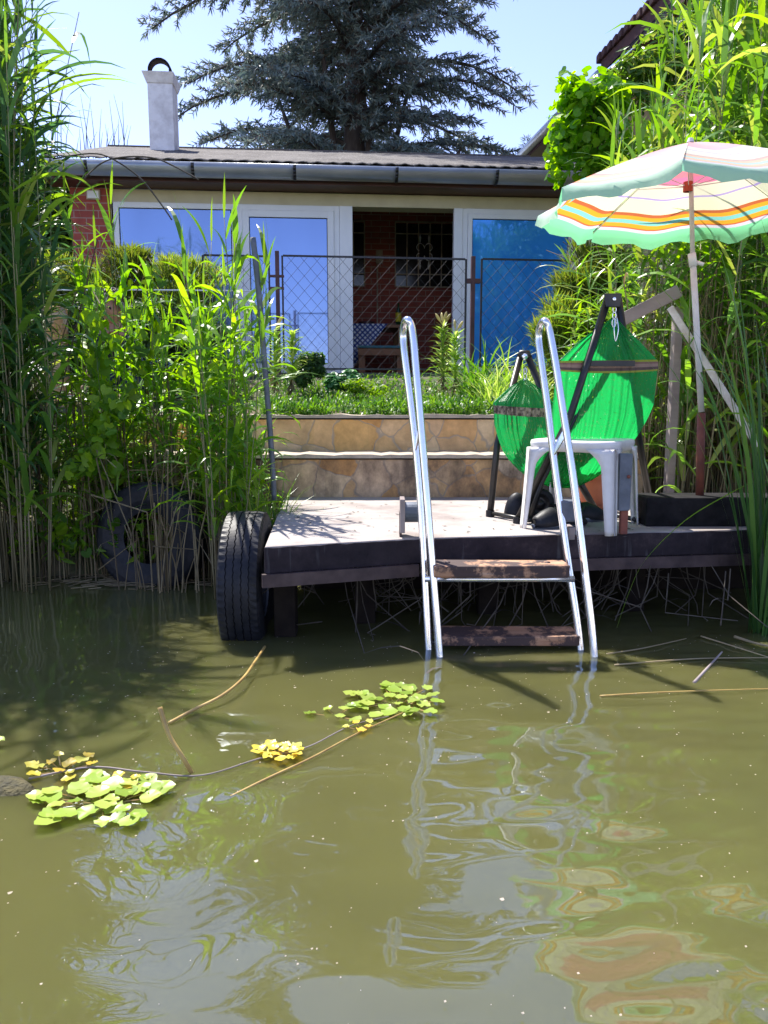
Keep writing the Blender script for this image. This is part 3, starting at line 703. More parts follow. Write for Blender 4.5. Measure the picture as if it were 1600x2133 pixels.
def canopy():
    b = MB(); rad = []; r = random.Random(2); NR, NS = 16, 10
    cz = rimz; hz_ = hub.z; tilt = Vector((.0, .0, 0))
    for p in range(8):
        a0, a1 = R(22.5+45*p), R(22.5+45*(p+1)); c0 = Vector((math.cos(a0), math.sin(a0), 0))*ur; c1 = Vector((math.cos(a1), math.sin(a1), 0))*ur
        base = len(b.v)
        for i in range(NR+1):
            t = i/NR
            for j in range(NS+1):
                s_ = j/NS; rim = c0.lerp(c1, s_)*(1-.045*4*s_*(1-s_)); q = rim*t
                z = hz_+(cz-hz_)*(t**1.18)-.028*math.sin(math.pi*s_)*t+.006*math.sin(9*s_+p)*t*t
                b.v.append((hub.x+q.x, hub.y+q.y, z)); rad.append(t*.85)
        vb = len(b.v)
        for i in (1, 2):
            for j in range(NS+1):
                s_ = j/NS; o = b.v[base+NR*(NS+1)+j]; rim = c0.lerp(c1, s_).normalized()
                dz = .022*i*(1+.25*math.sin(14*s_+p*2)); k = .006*math.sin(25*s_+p*3)+.004
                b.v.append((o[0]+rim.x*k*i, o[1]+rim.y*k*i, o[2]-dz)); rad.append(.9)
        for i in range(NR):
            for j in range(NS):
                o = base+i*(NS+1)+j; b.f.append((o, o+1, o+NS+2, o+NS+1))
        for i in range(2):
            for j in range(NS):
                o = (base+NR*(NS+1) if i == 0 else vb)+j; q = (vb if i == 0 else vb+NS+1)+j; b.f.append((o, o+1, q+1, q))
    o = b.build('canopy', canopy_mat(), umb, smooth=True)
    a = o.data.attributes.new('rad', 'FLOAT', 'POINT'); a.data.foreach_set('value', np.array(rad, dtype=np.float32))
    for p in range(8):
        a0 = R(22.5+45*p); c0 = Vector((math.cos(a0), math.sin(a0), 0))*ur
        pts = [(hub.x+c0.x*t, hub.y+c0.y*t, hub.z+(cz-hub.z)*t**1.18-.006) for t in (0.02, .25, .5, .75, 1.0)]
        MB().tube(pts, .0025, 5).build('rib', M['plastic'], umb)
        mid = Vector(pts[2]); MB().tube([(hub.x+.003, hub.y, hub.z-.18), tuple(mid)], .002, 5).build('stretcher', M['plastic'], umb)
    MB().lathe((hub.x, hub.y, hub.z-.2), [(.011, 0), (.02, 0), (.02, .04), (.011, .04)], 12).build('runner', M['orange'], umb)
    MB().lathe((hub.x, hub.y, hub.z), [(0, .02), (.01, .018), (.016, 0)], 12).build('finial', M['plastic'], umb)
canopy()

# ------------------------------------------------------------------ old timber frame behind, leaning pole
root = empty('timber_frame', (0, 0, 0), 0, 'old grey timber post with a sloping weathered beam behind the umbrella pole', 'timber frame')
Yp = 4.35
a = at(1392, 1040, Yp); MB().box((a.x-.022, Yp-.03, .3), (a.x+.022, Yp+.03, at(1392, 640, Yp).z)).build('post', M['wood'], root, bevel=.004)
MB().beam(at(1285, 672, Yp+.05), at(1415, 606, Yp-.02), .04, .07).build('beam', M['wood'], root, bevel=.006)
MB().beam(at(1396, 640, Yp-.06), at(1580, 930, Yp-.3), .03, .036).build('brace', M['woodp'], root, bevel=.006)
b = MB(); Yq = 3.95
b.tube(spline([at(572, 1045, Yq), at(563, 900, Yq), at(553, 780, Yq), at(540, 620, Yq), at(527, 495, Yq)]), .0145, 10)
tag(b.build('leaning_pole', M['grey'], smooth=True), 'thin grey metal pole leaning left at the back left corner of the deck', 'pole')

# ------------------------------------------------------------------ the summer house
HY, HA = 9.4, R(4.5)
house = empty('summer_house', (0, HY, 0), HA, 'single storey brick summer house with white framed blue glass front and low grey roof', 'house')
hr = Matrix.Rotation(-HA, 3, 'Z'); ho = Vector((0, HY, 0))
def hp(px, py, yl=0.0):
    o = hr @ (Vector((0, 0, CH))-ho); d = hr @ ray(px, py); t = (yl-o.y)/d.y; return o+d*t
def hx(px, yl=0.0, py=600): return hp(px, py, yl).x
def hz_(py, px=840, yl=0.0): return hp(px, py, yl).z
zs = hz_(783); zt = hz_(437); zl = hz_(430, 700)
eave_z = hz_(384, 600, -.25)
xl, xr = hx(157), hx(1420)
def hb(name, x0, x1, y0, y1, z0, z1, mat, bev=0, parent=None):
    return MB().box((x0, y0, z0), (x1, y1, z1)).build(name, mat, parent or house, bevel=bev)
xa = hx(243)
hb('brick_pier', xl, xa-.03, -.02, .28, .9, eave_z-.02, M['brick'])
hb('lintel', xa-.026, xr, .02, .25, zt+.03, eave_z-.02, M['cream'])
hb('foundation', xa-.02, xr, .0, .3, .9, zs-.05, M['conc'])
hb('wall', xl, xr, 2.4, 2.6, .9, 4.3, M['brick_in'])
hb('wall', hx(1205), xr, .03, .24, zs-.05, zt+.027, M['cream'])
hb('interior_floor', xl+.21, xr-.21, .31, 2.39, zs-.12, zs-.02, M['conc'])
MB().prism([(xl+.21, .255, zt+.12), (xr-.21, .255, zt+.12), (xr-.21, 2.39, 4.05), (xl+.21, 2.39, 4.05)], [(xl+.21, .255, zt+.15), (xr-.21, .255, zt+.15), (xr-.21, 2.39, 4.09), (xl+.21, 2.39, 4.09)]).build('ceiling', M['cream'], house)
for xw, mw in ((xl+.02, 'brick'), (xr-.2, 'brick')):
    MB().prism([(xw, .29, .9), (xw+.18, .29, .9), (xw+.18, 2.395, .9), (xw, 2.395, .9)], [(xw, .29, eave_z-.03), (xw+.18, .29, eave_z-.03), (xw+.18, 2.395, 4.3), (xw, 2.395, 4.3)]).build('wall', M[mw], house)
# threshold and frames
hb('threshold', xa, hx(1200), -.03, .03, zs-.045, zs, M['white'], .004)
def frame(px0, px1, name='window_frame', glass=None, sash=0, d=0.0, mid=None):
    root = empty(name, (0, 0, 0)); root.parent = house
    x0, x1 = hx(px0), hx(px1); z0, z1 = zs+.003, zt+.027; fw = .06
    def ring(x0, x1, z0, z1, fw, ya, yb, nm):
        b = MB(); b.box((x0, ya, z0), (x0+fw, yb, z1)); b.box((x1-fw, ya, z0), (x1, yb, z1)); b.box((x0+fw, ya, z1-fw), (x1-fw, yb, z1)); b.box((x0+fw, ya, z0), (x1-fw, yb, z0+fw))
        b.build(nm, M['white'], root, bevel=.004)
    ring(x0, x1, z0, z1, fw, .0, .07, 'frame')
    i = fw
    if sash: ring(x0+fw+.003, x1-fw-.003, z0+fw+.003, z1-fw-.003, sash, -.015, .055, 'sash'); i = fw+sash
    b = MB(); b.box((x0+i+.003, .018, z0+i+.003), (x1-i-.003, .03, z1-i-.003)); b.build('seal', M['seal'], root)
    b = MB(); b.box((x0+i+.012, .006, z0+i+.012), (x1-i-.012, .016, z1-i-.012)); b.build('pane', glass, root)
    return root
frame(243, 497, glass=M['blind'])
frame(497, 708, glass=M['blind'], sash=.075)
hb('mullion', hx(708)+.002, hx(735), -.012, .075, zs+.003, zt+.027, M['white'], .004)
hb('mullion', hx(944), hx(962)-.002, -.012, .075, zs+.003, zt+.027, M['white'], .004)
frame(962, 1200, glass=M['blind2'], sash=.05)
# gutter, fascia, roof
gx0, gx1 = hx(97, -.45, 350), hx(1425, -.45, 350)
ge = hp(700, 360, -.45).z; slopez = (hp(1100, 352, -.45).z-hp(200, 343, -.45).z)/(hx(1100, -.45)-hx(200, -.45))
hb('fascia', xl-.2, gx1, -.32, -.28, eave_z-.015, ge+.02, M['brown'])
hb('soffit', xl-.2, gx1, -.279, .02, eave_z-.012, eave_z+.02, M['brown'])
b = MB(); n = 12; base = 0; gr = .098
gzt = hz_(349, 600, -.42)
for (x) in (gx0, gx1):
    for k in range(n+1):
        t = math.pi*k/n; b.v.append((x, -.42-gr*math.cos(t), gzt-.125*math.sin(t)**.8))
for k in range(n): b.f.append((k, k+1, n+1+k+1, n+1+k))
b.f.append(tuple(range(n+1))); g = solid(b.build('gutter', M['zinc'], house, smooth=True), .006)
MB().tube([(gx0, -.51, gzt+.002), (gx1, -.51, gzt+.002)], .010, 8).build('gutter_bead', M['zinc'], house, smooth=True)
for px in (180, 402, 614, 827, 1036, 1250):
    x = hx(px, -.5, 360); b = MB()
    pts = [(x, -.42-(gr+.008)*math.cos(math.pi*k/10), gzt-.133*math.sin(math.pi*k/10)**.8) for k in range(11)]
    for i in range(10):
        p, q = pts[i], pts[i+1]; b.quad((p[0]-.016, p[1], p[2]), (p[0]+.016, p[1], p[2]), (q[0]+.016, q[1], q[2]), (q[0]-.016, q[1], q[2]))
    solid(b.build('gutter_bracket', M['dmetal'], house, smooth=True), .005)
zr0 = gzt+.035; yr1 = 2.3; zr1 = hp(700, 317, yr1).z
b = MB(); nx = 420; ny = 14; ex0, ex1 = gx0-.03, gx1+.1
r = random.Random(4)
for j in range(ny+1):
    t = j/ny
    for i in range(nx+1):
        s_ = i/nx; x = ex0+(ex1-ex0)*s_
        z = zr0+(zr1-zr0)*t+.0075*(1-t)**9*math.sin(2*math.pi*x/.16)+r.uniform(-.003, .003)
        b.v.append((x, -.50+(yr1+.5)*t+(r.uniform(-.008, .008) if j == 0 else 0), z))
for j in range(ny):
    for i in range(nx): o = j*(nx+1)+i; b.f.append((o, o+1, o+nx+2, o+nx+1))
rf = solid(b.build('roof', M['roof'], house, smooth=True), .008)
hb('ridge_cap', ex0, hx(1100, yr1, 320), yr1-.1, yr1+.1, zr1-.06, zr1-.004, M['roof'], .01)
b = MB(); b.beam((ex1-.01, -.50, zr0+.03), (ex1-.01, yr1, zr1+.03), .12, .02); b.build('verge', M['zinc'], house)
b = MB(); b.prism([(ex0, yr1, zr1-.3), (ex1, yr1, zr1-.3), (ex1, 4.6, zr0-.3), (ex0, 4.6, zr0-.3)], [(ex0, yr1, zr1-.01), (ex1, yr1, zr1-.01), (ex1, 4.6, zr0), (ex0, 4.6, zr0)]); b.build('roof', M['roof'], house)
# chimney
yc = 1.5; c0, c1 = hx(309, yc, 230), hx(361, yc, 230); cz0 = zr0+.3; cz1 = hp(335, 173, yc).z
ch = hb('chimney', c0, c1, yc, yc+.36, cz0, cz1, M['lime'], .008)
MB().prism([(c0-.01, yc-.01, cz1), (c1+.01, yc-.01, cz1), (c1+.01, yc+.37, cz1), (c0-.01, yc+.37, cz1)], [(c0-.055, yc-.07, cz1+.12), (c1+.03, yc-.07, cz1+.12), (c1+.04, yc+.43, cz1+.12), (c0-.075, yc+.43, cz1+.12)]).build('cap', M['lime'], ch, bevel=.006)
b = MB(); hc = (c0+c1)/2-.01; hw = .15; hz0 = cz1+.122; m_ = 16
for k in range(m_+1):
    t = math.pi*k/m_
    for (rr, y) in ((hw, yc+.05), (hw, yc+.17), (hw-.028, yc+.17), (hw-.028, yc+.05)):
        b.v.append((hc-rr*math.cos(t), y, hz0+.05*(1 if 0 < k < m_ else 0)+rr*1.05*math.sin(t)))
for k in range(m_):
    for q in range(4): b.f.append((k*4+q, k*4+(q+1) % 4, k*4+4+(q+1) % 4, k*4+4+q))
b.f.append((3, 2, 1, 0)); b.f.append(tuple(m_*4+i for i in range(4))); b.build('hood', M['dark'], ch)
# number plate
x0, x1 = hx(180, -.03, 405), hx(209, -.03, 405); z0, z1 = hp(195, 416, -.03).z, hp(195, 395, -.03).z
pl = MB().box((x0, -.045, z0), (x1, -.021, z1)).build('lamp_box', M['cap'], house, bevel=.006)
MB().box((x0+.015, -.049, z0+.015), (x1-.015, -.046, z1-.015)).build('lens', M['white'], pl)
# inside back wall: barred windows, switch, conduit
yb = 2.395
def barred(px0, px1, py0, py1, nv, hs_, orn=False):
    root = empty('barred_window', (0, 0, 0)); root.parent = house
    x0, x1 = hx(px0, yb, 520), hx(px1, yb, 520); z1, z0 = hp(800, py0, yb).z, hp(800, py1, yb).z
    MB().box((x0+.01, yb-.02, z0+.01), (x1-.01, yb-.002, z1-.01)).build('pane', M['dark_glass'], root)
    b = MB(); rb = .008; y = yb-.05
    for i in range(nv+1):
        x = x0+(x1-x0)*i/nv; b.box((x-rb, y-rb, z0), (x+rb, y+rb, z1))
    for z in [z0, z1]+[hp(800, q, yb).z for q in hs_]: b.box((x0-rb, y-rb*2.1, z-rb), (x1+rb, y-rb*1.05, z+rb))
    b.build('grille', M['cap'], root)
    if orn:
        b = MB(); c = Vector((hx(884, yb-.07, 525), yb-.08, hp(884, 527, yb).z))
        for sx in (-1, 1):
            for sz in (-1, 1):
                pts = []
                for k in range(26):
                    t = k/25; a = 4.6*t; rr = .10*(1-.72*t); cx = .012+.062; pts.append((c.x+sx*(cx-rr*math.cos(a)*.75), c.y, c.z+sz*(.05+rr*math.sin(a)*.9)))
                b.tube(pts, .006, 6)
                b.tube([(c.x+sx*.065, c.y, c.z+sz*.13), (c.x+sx*.065, c.y, c.z+sz*.2), (c.x+sx*.065, c.y, c.z+sz*.25)], [.006, .017, .003], 6)
        b.build('ornament', M['white'], root)
barred(823, 990, 464, 598, 7, (488, 572), True); barred(690, 759, 464, 598, 3, (488, 572))
x0, x1 = hx(783, yb, 530), hx(797, yb, 530)
sw = hb('switch_box', x0, x1, yb-.04, yb-.002, hp(790, 550, yb).z, hp(790, 522, yb).z, M['cap'], .004)
hb('conduit', x0+.01, x0+.03, yb-.03, yb-.005, hp(790, 680, yb).z, hp(790, 551, yb).z, M['cap'])

# table with checked cloth, bench and bottle inside (own things, same yaw as the house)
def inner(name, label, cat):
    return empty(name, (0, HY, 0), HA, label, cat)
tz = hz_(674, 780, 1.0)
T = inner('dining_table', 'orange wooden table inside the open doorway', 'table')
tx1 = hx(842, 1.3, 680)
MB().box((hx(700, 1.0), 1.0, tz-.05), (tx1, 1.75, tz-.012)).build('tabletop', M['owood'], T, bevel=.004)
for (x, y) in ((tx1-.08, 1.04), (tx1-.08, 1.69), (hx(700, 1.0)+.06, 1.04), (hx(700, 1.0)+.06, 1.69)): MB().box((x-.03, y-.03, zs-.02), (x+.03, y+.03, tz-.05)).build('leg', M['owood'], T)
m = NT('checked_cloth'); tc = m.n('TexCoord'); ck = m.n('TexWave'); ck.inputs['Scale'].default_value = 6.5; ck.bands_direction = 'X'; ck2 = m.n('TexWave'); ck2.inputs['Scale'].default_value = 6.5; ck2.bands_direction = 'Z'
mp = m.n('Mapping'); mp.inputs['Rotation'].default_value = (0, R(45), 0); m.l(tc.outputs['Object'], mp.inputs[0]); m.l(mp.outputs[0], ck.inputs[0]); m.l(mp.outputs[0], ck2.inputs[0])
f1 = m.ramp(ck.outputs[1], [(.6, (0,0,0)), (.65, (1,1,1))]); f2 = m.ramp(ck2.outputs[1], [(.6, (0,0,0)), (.65, (1,1,1))])
m.base(m.mix(f1, m.mix(f2, (.75,.75,.78), (.06,.10,.36)), m.mix(f2, (.06,.10,.36), (.03,.05,.2)))); m.set(.85)
cx0, cx1 = hx(700, .97, 680), hx(808, .97, 680)
zz = lambda py: hp(770, py, .97).z
b = MB(); b.poly([(cx0, .975, zz(674)), (cx1, .975, zz(674)), (hx(738, .97), .972, zz(760)), (hx(738, .97)-.02, .972, zz(772)), (cx0, .975, zz(775))])
b.poly([(cx0, .975, tz-.005), (cx1, .975, tz-.005), (cx1-.3, 1.5, tz-.005), (cx0, 1.5, tz-.005)])
tag(solid(b.build('tablecloth', m.m), .004), 'blue and white checked cloth hanging in a point over the table edge', 'tablecloth'); bpy.data.objects['tablecloth'].location = (0, HY, 0); bpy.data.objects['tablecloth'].rotation_euler.z = HA
Bn = inner('bench', 'teal topped wooden bench in the doorway below the checked cloth', 'bench')
bz = hz_(722, 800, .75); bx0, bx1 = hx(745, .7, 720), hx(842, .7, 720)
MB().box((bx0, .55, bz-.03), (bx1, .85, bz)).build('seat', M['teal'], Bn, bevel=.004)
MB().box((bx0, .57, bz-.12), (bx1, .60, bz-.035)).build('apron', M['owood'], Bn)
for x in (bx0+.05, bx1-.06): MB().box((x-.04, .62, zs-.02), (x+.04, .80, bz-.035)).build('leg', M['owood'], Bn)
bo = inner('bottle', 'green bottle with a yellow label on the table inside', 'bottle')
bc = hp(836, 675, 1.45); bo_c = (bc.x-.04, 1.45, tz-.01)
MB().lathe(bo_c, [(0, 0), (.04, 0), (.04, .2), (.015, .27), (.015, .33), (0, .33)], 16).build('glass', M['bottle'], bo, smooth=True)
MB().lathe(bo_c, [(.042, .08), (.042, .2)], 16).build('label', M['yellow'], bo, smooth=True)
bc = hp(764, 674, 1.3)
rp = inner('bowl', 'small dark purple bowl on the checked tablecloth', 'bowl'); MB().lathe((bc.x, 1.3, tz), [(0, .004), (.05, .004), (.12, .05), (.115, .05), (.05, .012), (0, .01)], 20).build('bowl_body', M['rustp'], rp, smooth=True)

# ------------------------------------------------------------------ neighbouring house at right
nb = empty('neighbour_house', (0, 0, 0), 0, 'neighbouring gabled house with dark tile roof rising at the upper right', 'house')
def npt(px, py, H): # point on the eave plane height above camera
    return on(px, py, CH+H)
E0, E1 = on(1088, 322, CH+5), on(1250, 158, CH+5); dirE = (E1-E0).normalized(); E2 = E0+dirE*9.0
up = Vector((dirE.y, -dirE.x, 0));
if up.x < 0: up = -up
Zg = 1.2
b = MB(); b.tube([E0, E1], .10, 10); b.build('gutter', M['zinc'], nb, smooth=True)
MB().tube([E0+(E1-E0)*.52+Vector((.02, 0, -.1)), E0+(E1-E0)*.52+up*.2+Vector((0, 0, -.55)), E0+(E1-E0)*.52+up*.45+Vector((0, 0, -.9)), E0+(E1-E0)*.52+up*.45+Vector((0, 0, -4))], .06, 10).build('downpipe', M['zinc'], nb, smooth=True)
def slab(a0, a1, w_, rise, th, name, mat):
    b = MB(); q = up*w_+Vector((0, 0, rise)); d = Vector((0, 0, -th)); return b.prism([a0+d, a1+d, a1+q+d, a0+q+d], [a0, a1, a1+q, a0+q]).build(name, mat, nb)
slab(E0-dirE*.3, E1+dirE*.0, 4.5, 3.6, .16, 'roof', M['tile'])
E1b = E1+Vector((0, 0, .22)); slab(E1b+dirE*.02, E1b+dirE*5, 4.5, 3.6, .2, 'roof', M['tile'])
r = random.Random(9)
b = MB()
L_ = 5.0
for k in range(26):
    p = E1b+dirE*(k*L_/26); b.box((p.x-.05, p.y-L_/26*.46, p.z-.02), (p.x+.10, p.y+L_/26*.46, p.z+.10))
b.build('eave_tile', M['tile'], nb, bevel=.02)
w0, w1 = E0+up*.55, E1+dirE*5+up*.55
b = MB(); b.prism([Vector((w0.x, w0.y, 0)), Vector((w1.x, w1.y, 0)), Vector((w1.x, w1.y, 0))+up*6, Vector((w0.x, w0.y, 0))+up*6], [Vector((w0.x, w0.y, w0.z+.2)), Vector((w1.x, w1.y, w0.z+.2)), Vector((w1.x, w1.y, w0.z+.2))+up*6, Vector((w0.x, w0.y, w0.z+.2))+up*6]); b.build('wall', M['ochre'], nb)
b = MB(); q0, q1 = E0+Vector((0, 0, -.12)), E1+dirE*5+Vector((0, 0, -.12)); b.prism([q0, q1, q1+up*.56, q0+up*.56], [q0+Vector((0, 0, .04)), q1+Vector((0, 0, .04)), q1+up*.56+Vector((0, 0, .04)), q0+up*.56+Vector((0, 0, .04))]); b.build('soffit', M['brown'], nb)

# ------------------------------------------------------------------ garden fence: posts, gate panel, mesh
FA = R(6)
fr_ = Matrix.Rotation(-FA, 3, 'Z'); fo = Vector((0, 7.2, 0))
def fp(px, py):
    o = fr_ @ (Vector((0, 0, CH))-fo); d = fr_ @ ray(px, py); t = -o.y/d.y; return o+d*t
def fobj(name, label, cat): return empty(name, (0, 7.2, 0), FA, label, cat)
def panel(name, label, px0, px1, py0, py1, step=.115):
    root = fobj(name, label, 'fence panel')
    a, c = fp(px0, py1), fp(px1, py0); x0, z0, x1, z1 = a.x, a.z, c.x, c.z
    b = MB(); t = .008
    b.box((x0-t, -t, z0), (x0+t, t, z1)); b.box((x1-t, -t, z0), (x1+t, t, z1)); b.box((x0+t, -t*.9, z1-t), (x1-t, t*.9, z1+t)); b.box((x0+t, -t*.9, z0-t), (x1-t, t*.9, z0+t)); b.build('frame', M['wire'], root)
    b = MB(); W_, H_ = x1-x0, z1-z0; wr = .0015; k = 1.12
    n = int((W_+H_/k)/step)+2
    for i in range(n):
        for sgn in (1, -1):
            # line z = k*(x - s)
            s_ = -H_/k+i*step if sgn == 1 else i*step
            if sgn == 1: xa_, xb_ = max(0, s_), min(W_, s_+H_/k); za, zb = (xa_-s_)*k, (xb_-s_)*k
            else: xa_, xb_ = max(0, s_-H_/k), min(W_, s_); za, zb = (s_-xa_)*k, (s_-xb_)*k
            if xb_-xa_ > .01: b.tube([(x0+xa_, sgn*.003, z0+za), (x0+xb_, sgn*.003, z0+zb)], wr, 4, False)
    b.build('wire_mesh', M['wire'], root)
    return root
g1 = panel('garden_gate', 'chain-link gate panel in front of the open doorway', 592, 971, 540, 768)
for py in (575, 600): 
    MB().box((fp(560, py).x, -.012, fp(560, py).z-.01), (fp(592, py).x, .012, fp(560, py).z+.01)).build('hinge', M['rustp'], g1)
panel('fence_panel', 'chain-link fence panel left of the gate behind the reeds', 430, 560, 534, 775)
g3 = panel('fence_panel', 'chain-link fence panel in front of the bright blue glass at right', 1000, 1290, 545, 765)
MB().box((fp(972, 585).x, -.014, fp(972, 585).z-.02), (fp(1000, 585).x, .03, fp(972, 585).z+.02)).build('latch', M['rustp'], g3)
for (px, py, lab) in ((577, 523, 'brown square steel gate post on the left of the gate'), (986, 534, 'brown square steel gate post with latch right of the gate')):
    p = fp(px, py); o = MB().box((p.x-.018, -.02, .95), (p.x+.018, .02, p.z)).build('gate_post', M['rustp'], None, bevel=.003); o.location = (0, 7.2, 0); o.rotation_euler.z = FA; tag(o, lab, 'post')
for i, (py, Y, rr, lab) in enumerate(((604, 6.9, .007, 'upper white line stretched across the garden behind the reeds at left'), (825, 5.5, .005, 'lower thin white line behind the reeds at left below the person'))):
    b = MB(); b.tube([at(90, py, Y), at(300, py, Y), at(535 if i == 0 else 330, py+2, Y)], rr, 6)
    tag(b.build('line', M['white']), lab, 'line'); 

# ------------------------------------------------------------------ plants: builders
def leaf(b, r, p, az, el, length, width, droop, segs=6, roll=0, curl=1.6):
    pts, sd, ws = [], [], []; p = Vector(p); side = Vector((-math.sin(az), math.cos(az), 0))
    for i in range(segs+1):
        t = i/segs; d = Vector((math.cos(az)*math.cos(el), math.sin(az)*math.cos(el), math.sin(el)))
        nrm = side.cross(d).normalized(); a = roll*t
        pts.append(p.copy()); sd.append((side*math.cos(a)+nrm*math.sin(a)).normalized())
        ws.append(width*(min(1, .45+t*3.2) if t < .3 else max(.03, (1-((t-.3)/.7)**1.7))))
        p = p+d*(length/segs); el -= droop/segs*(.4+curl*t)
    b.ribbon(pts, ws, sd)
def reed_proto(H, seed, lm, nleaf=13, lstart=.3, lean=.12, lw=.026, ll=.46, plume=False):
    r = random.Random(seed); root = empty('common_reed', (0, 0, -50))
    a = r.uniform(0, 6.28); l = lean*H*r.uniform(.3, 1); P = []
    for i in range(9):
        t = i/8; k = l*t**2.2; P.append(Vector((math.cos(a)*k+.008*math.sin(t*9+seed), math.sin(a)*k, H*t)))
    MB().tube(P, [.0048-.0032*i/8 for i in range(9)], 5).build('stem', M['stem'], root, smooth=True)
    b = MB(); f0 = r.uniform(0, 6.28)
    for i in range(nleaf):
        t = lstart+(1-lstart)*(i+.5*r.random())/nleaf; q = t*8; k = min(7, int(q)); p = P[k].lerp(P[k+1], q-k)
        az = f0+math.pi*(i % 2)+r.uniform(-.6, .6)+i*.12; top = t > .88
        el = r.uniform(1.15, 1.45) if top else r.uniform(.55, 1.15)
        leaf(b, r, p, az, el, ll*r.uniform(.65, 1.15)*(.8 if top else 1), lw*r.uniform(.7, 1.2), r.uniform(.3, 1.3) if top else r.uniform(.9, 2.4), 7, r.uniform(-1.3, 1.3))
    leaf(b, r, P[8], f0, 1.5, ll*.6, lw*.5, .3, 4)
    b.build('foliage', lm, root)
    return root
def scatter(protos, spots, label, group, cat='reed'):
    for i, (x, y, z, h, s) in enumerate(spots):
        p = protos[i % len(protos)]
        o = p if not p.get('used') else copy_tree(p)
        if o is p: p['used'] = 1
        if 'used' in o: 
            if o is not p: del o['used']
        o.location = (x, y, z); o.rotation_euler = (s[0], s[1], s[2]); k = h/p['H']; o.scale = (min(k, 1.15)**.5, min(k, 1.15)**.5, k)
        tag(o, label, cat, group)
def protos(n, H, seed, **kw):
    out = []
    for i in range(n):
        lm = kw['lm'][i % len(kw['lm'])]; q = {k: v for k, v in kw.items() if k != 'lm'}
        o = reed_proto(H, seed+i, lm, **q); o['H'] = H; out.append(o)
    return out
rr = random.Random(21)
def tilt(a=.05): return (rr.gauss(0, a), rr.gauss(0, a), rr.uniform(0, 6.28))
# tall dark stand at left
sp = []
for i in range(105):
    px = rr.uniform(-190, 45) if i % 4 else rr.uniform(20, 95); y = rr.uniform(3.85, 4.6); sp.append(((px-800)/FPX*y, y, -.05, rr.uniform(2.5, 3.3)-(.9 if px > 55 else 0), tilt(.035)))
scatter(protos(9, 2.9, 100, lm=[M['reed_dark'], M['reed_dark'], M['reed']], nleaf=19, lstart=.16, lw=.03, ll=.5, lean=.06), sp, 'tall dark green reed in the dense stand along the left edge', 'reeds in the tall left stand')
# lower sunlit stand in the middle
sp = []
def midtop(px):
    pts = [(90, 560), (150, 480), (215, 400), (245, 385), (290, 500), (330, 520), (400, 500), (440, 440), (490, 390), (520, 470), (548, 640), (575, 900)]
    for (a, ya), (c, yc_) in zip(pts, pts[1:]):
        if a <= px <= c: return ya+(yc_-ya)*(px-a)/(c-a)
    return 600
for i in range(84):
    px = rr.uniform(95, 555) if i % 3 else rr.choice([rr.gauss(225, 18), rr.gauss(490, 20), rr.gauss(440, 20)]); px = min(max(px, 95), 560); y = rr.uniform(4.1, 4.5) if px < 430 else rr.uniform(3.7, 4.3)
    yt = midtop(px)+abs(rr.gauss(0, 150))+(20 if i % 4 == 0 else 110); h = CH+(840-yt)/FPX*y; sp.append(((px-800)/FPX*y, y, -.02, max(.5, h-.05), tilt(.045)))
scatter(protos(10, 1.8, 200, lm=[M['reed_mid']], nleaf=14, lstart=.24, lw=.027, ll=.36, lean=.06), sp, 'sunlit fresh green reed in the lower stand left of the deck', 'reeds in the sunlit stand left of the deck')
# right stand
sp = []
for i in range(100):
    px = rr.uniform(1290, 1760) if i % 5 else rr.uniform(1180, 1320); y = rr.uniform(4.55, 5.9) if px < 1420 else rr.uniform(4.0, 5.4)
    yt = -80 if px > 1450 else 40 if px > 1390 else (190 if px > 1330 else 300 if px > 1270 else 560); yt += rr.uniform(-40, 190)
    z = max(-.05, ground_h((px-800)/FPX*y, y)) if px < 1420 else .1; h = CH+(840-yt)/FPX*y-z
    sp.append(((px-800)/FPX*y, y, z, min(max(h, .8), 3.7), tilt(.05)))
scatter(protos(9, 3.0, 300, lm=[M['reed_mid'], M['reed'], M['reed']], nleaf=24, lstart=.12, lw=.034, ll=.55, lean=.05), sp, 'tall reed in the stand behind the umbrella at right', 'reeds behind the umbrella')
def reed_mass(name, label, fn, n, lm, H, seed, nl=12, ls=.25, lw=.026, ll=.45):
    r = random.Random(seed); b = MB(); st = MB()
    for i in range(n):
        x, y, z, h = fn(r); a = r.uniform(0, 6.28); ln = r.uniform(.02, .16)*h
        P = [Vector((x+math.cos(a)*ln*(k/5)**2, y+math.sin(a)*ln*(k/5)**2, z+h*k/5)) for k in range(6)]
        st.tube(P, [.0048, .0045, .004, .0035, .003, .002], 4, False)
        for j in range(nl):
            t = ls+(1-ls)*(j+r.random())/nl; q = t*5; k = min(4, int(q)); leaf(b, r, P[k].lerp(P[k+1], q-k), r.uniform(0, 6.28), r.uniform(.5, 1.3), ll*r.uniform(.6, 1.2), lw*r.uniform(.7, 1.2), r.uniform(.8, 2.4), 5, r.uniform(-1.2, 1.2))
    root = empty(name, (0, 0, 0), 0, label, 'reeds'); root['kind'] = 'stuff'
    o = st.build('stem', M['stem'], root, smooth=True); o2 = b.build('foliage', lm, root); o['kind'] = 'stuff'; o2['kind'] = 'stuff'
def f_left(r):
    px = r.uniform(-330, 50); y = r.uniform(3.95, 5.0); return (px-800)/FPX*y, y, max(-.05, ground_h((px-800)/FPX*y, y)), r.uniform(2.3, 3.4)
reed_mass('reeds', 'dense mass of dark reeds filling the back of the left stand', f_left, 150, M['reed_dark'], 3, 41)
def f_right(r):
    px = r.uniform(1440, 1900); y = r.uniform(5.0, 7.2); x = (px-800)/FPX*y; return x, y, ground_h(x, y), r.uniform(2.6, 3.4)*(y/5.5)
reed_mass('reeds', 'thick green reed growth filling the bank behind the right stand', f_right, 190, M['reed'], 3, 42, 15, .2, .034, .5)
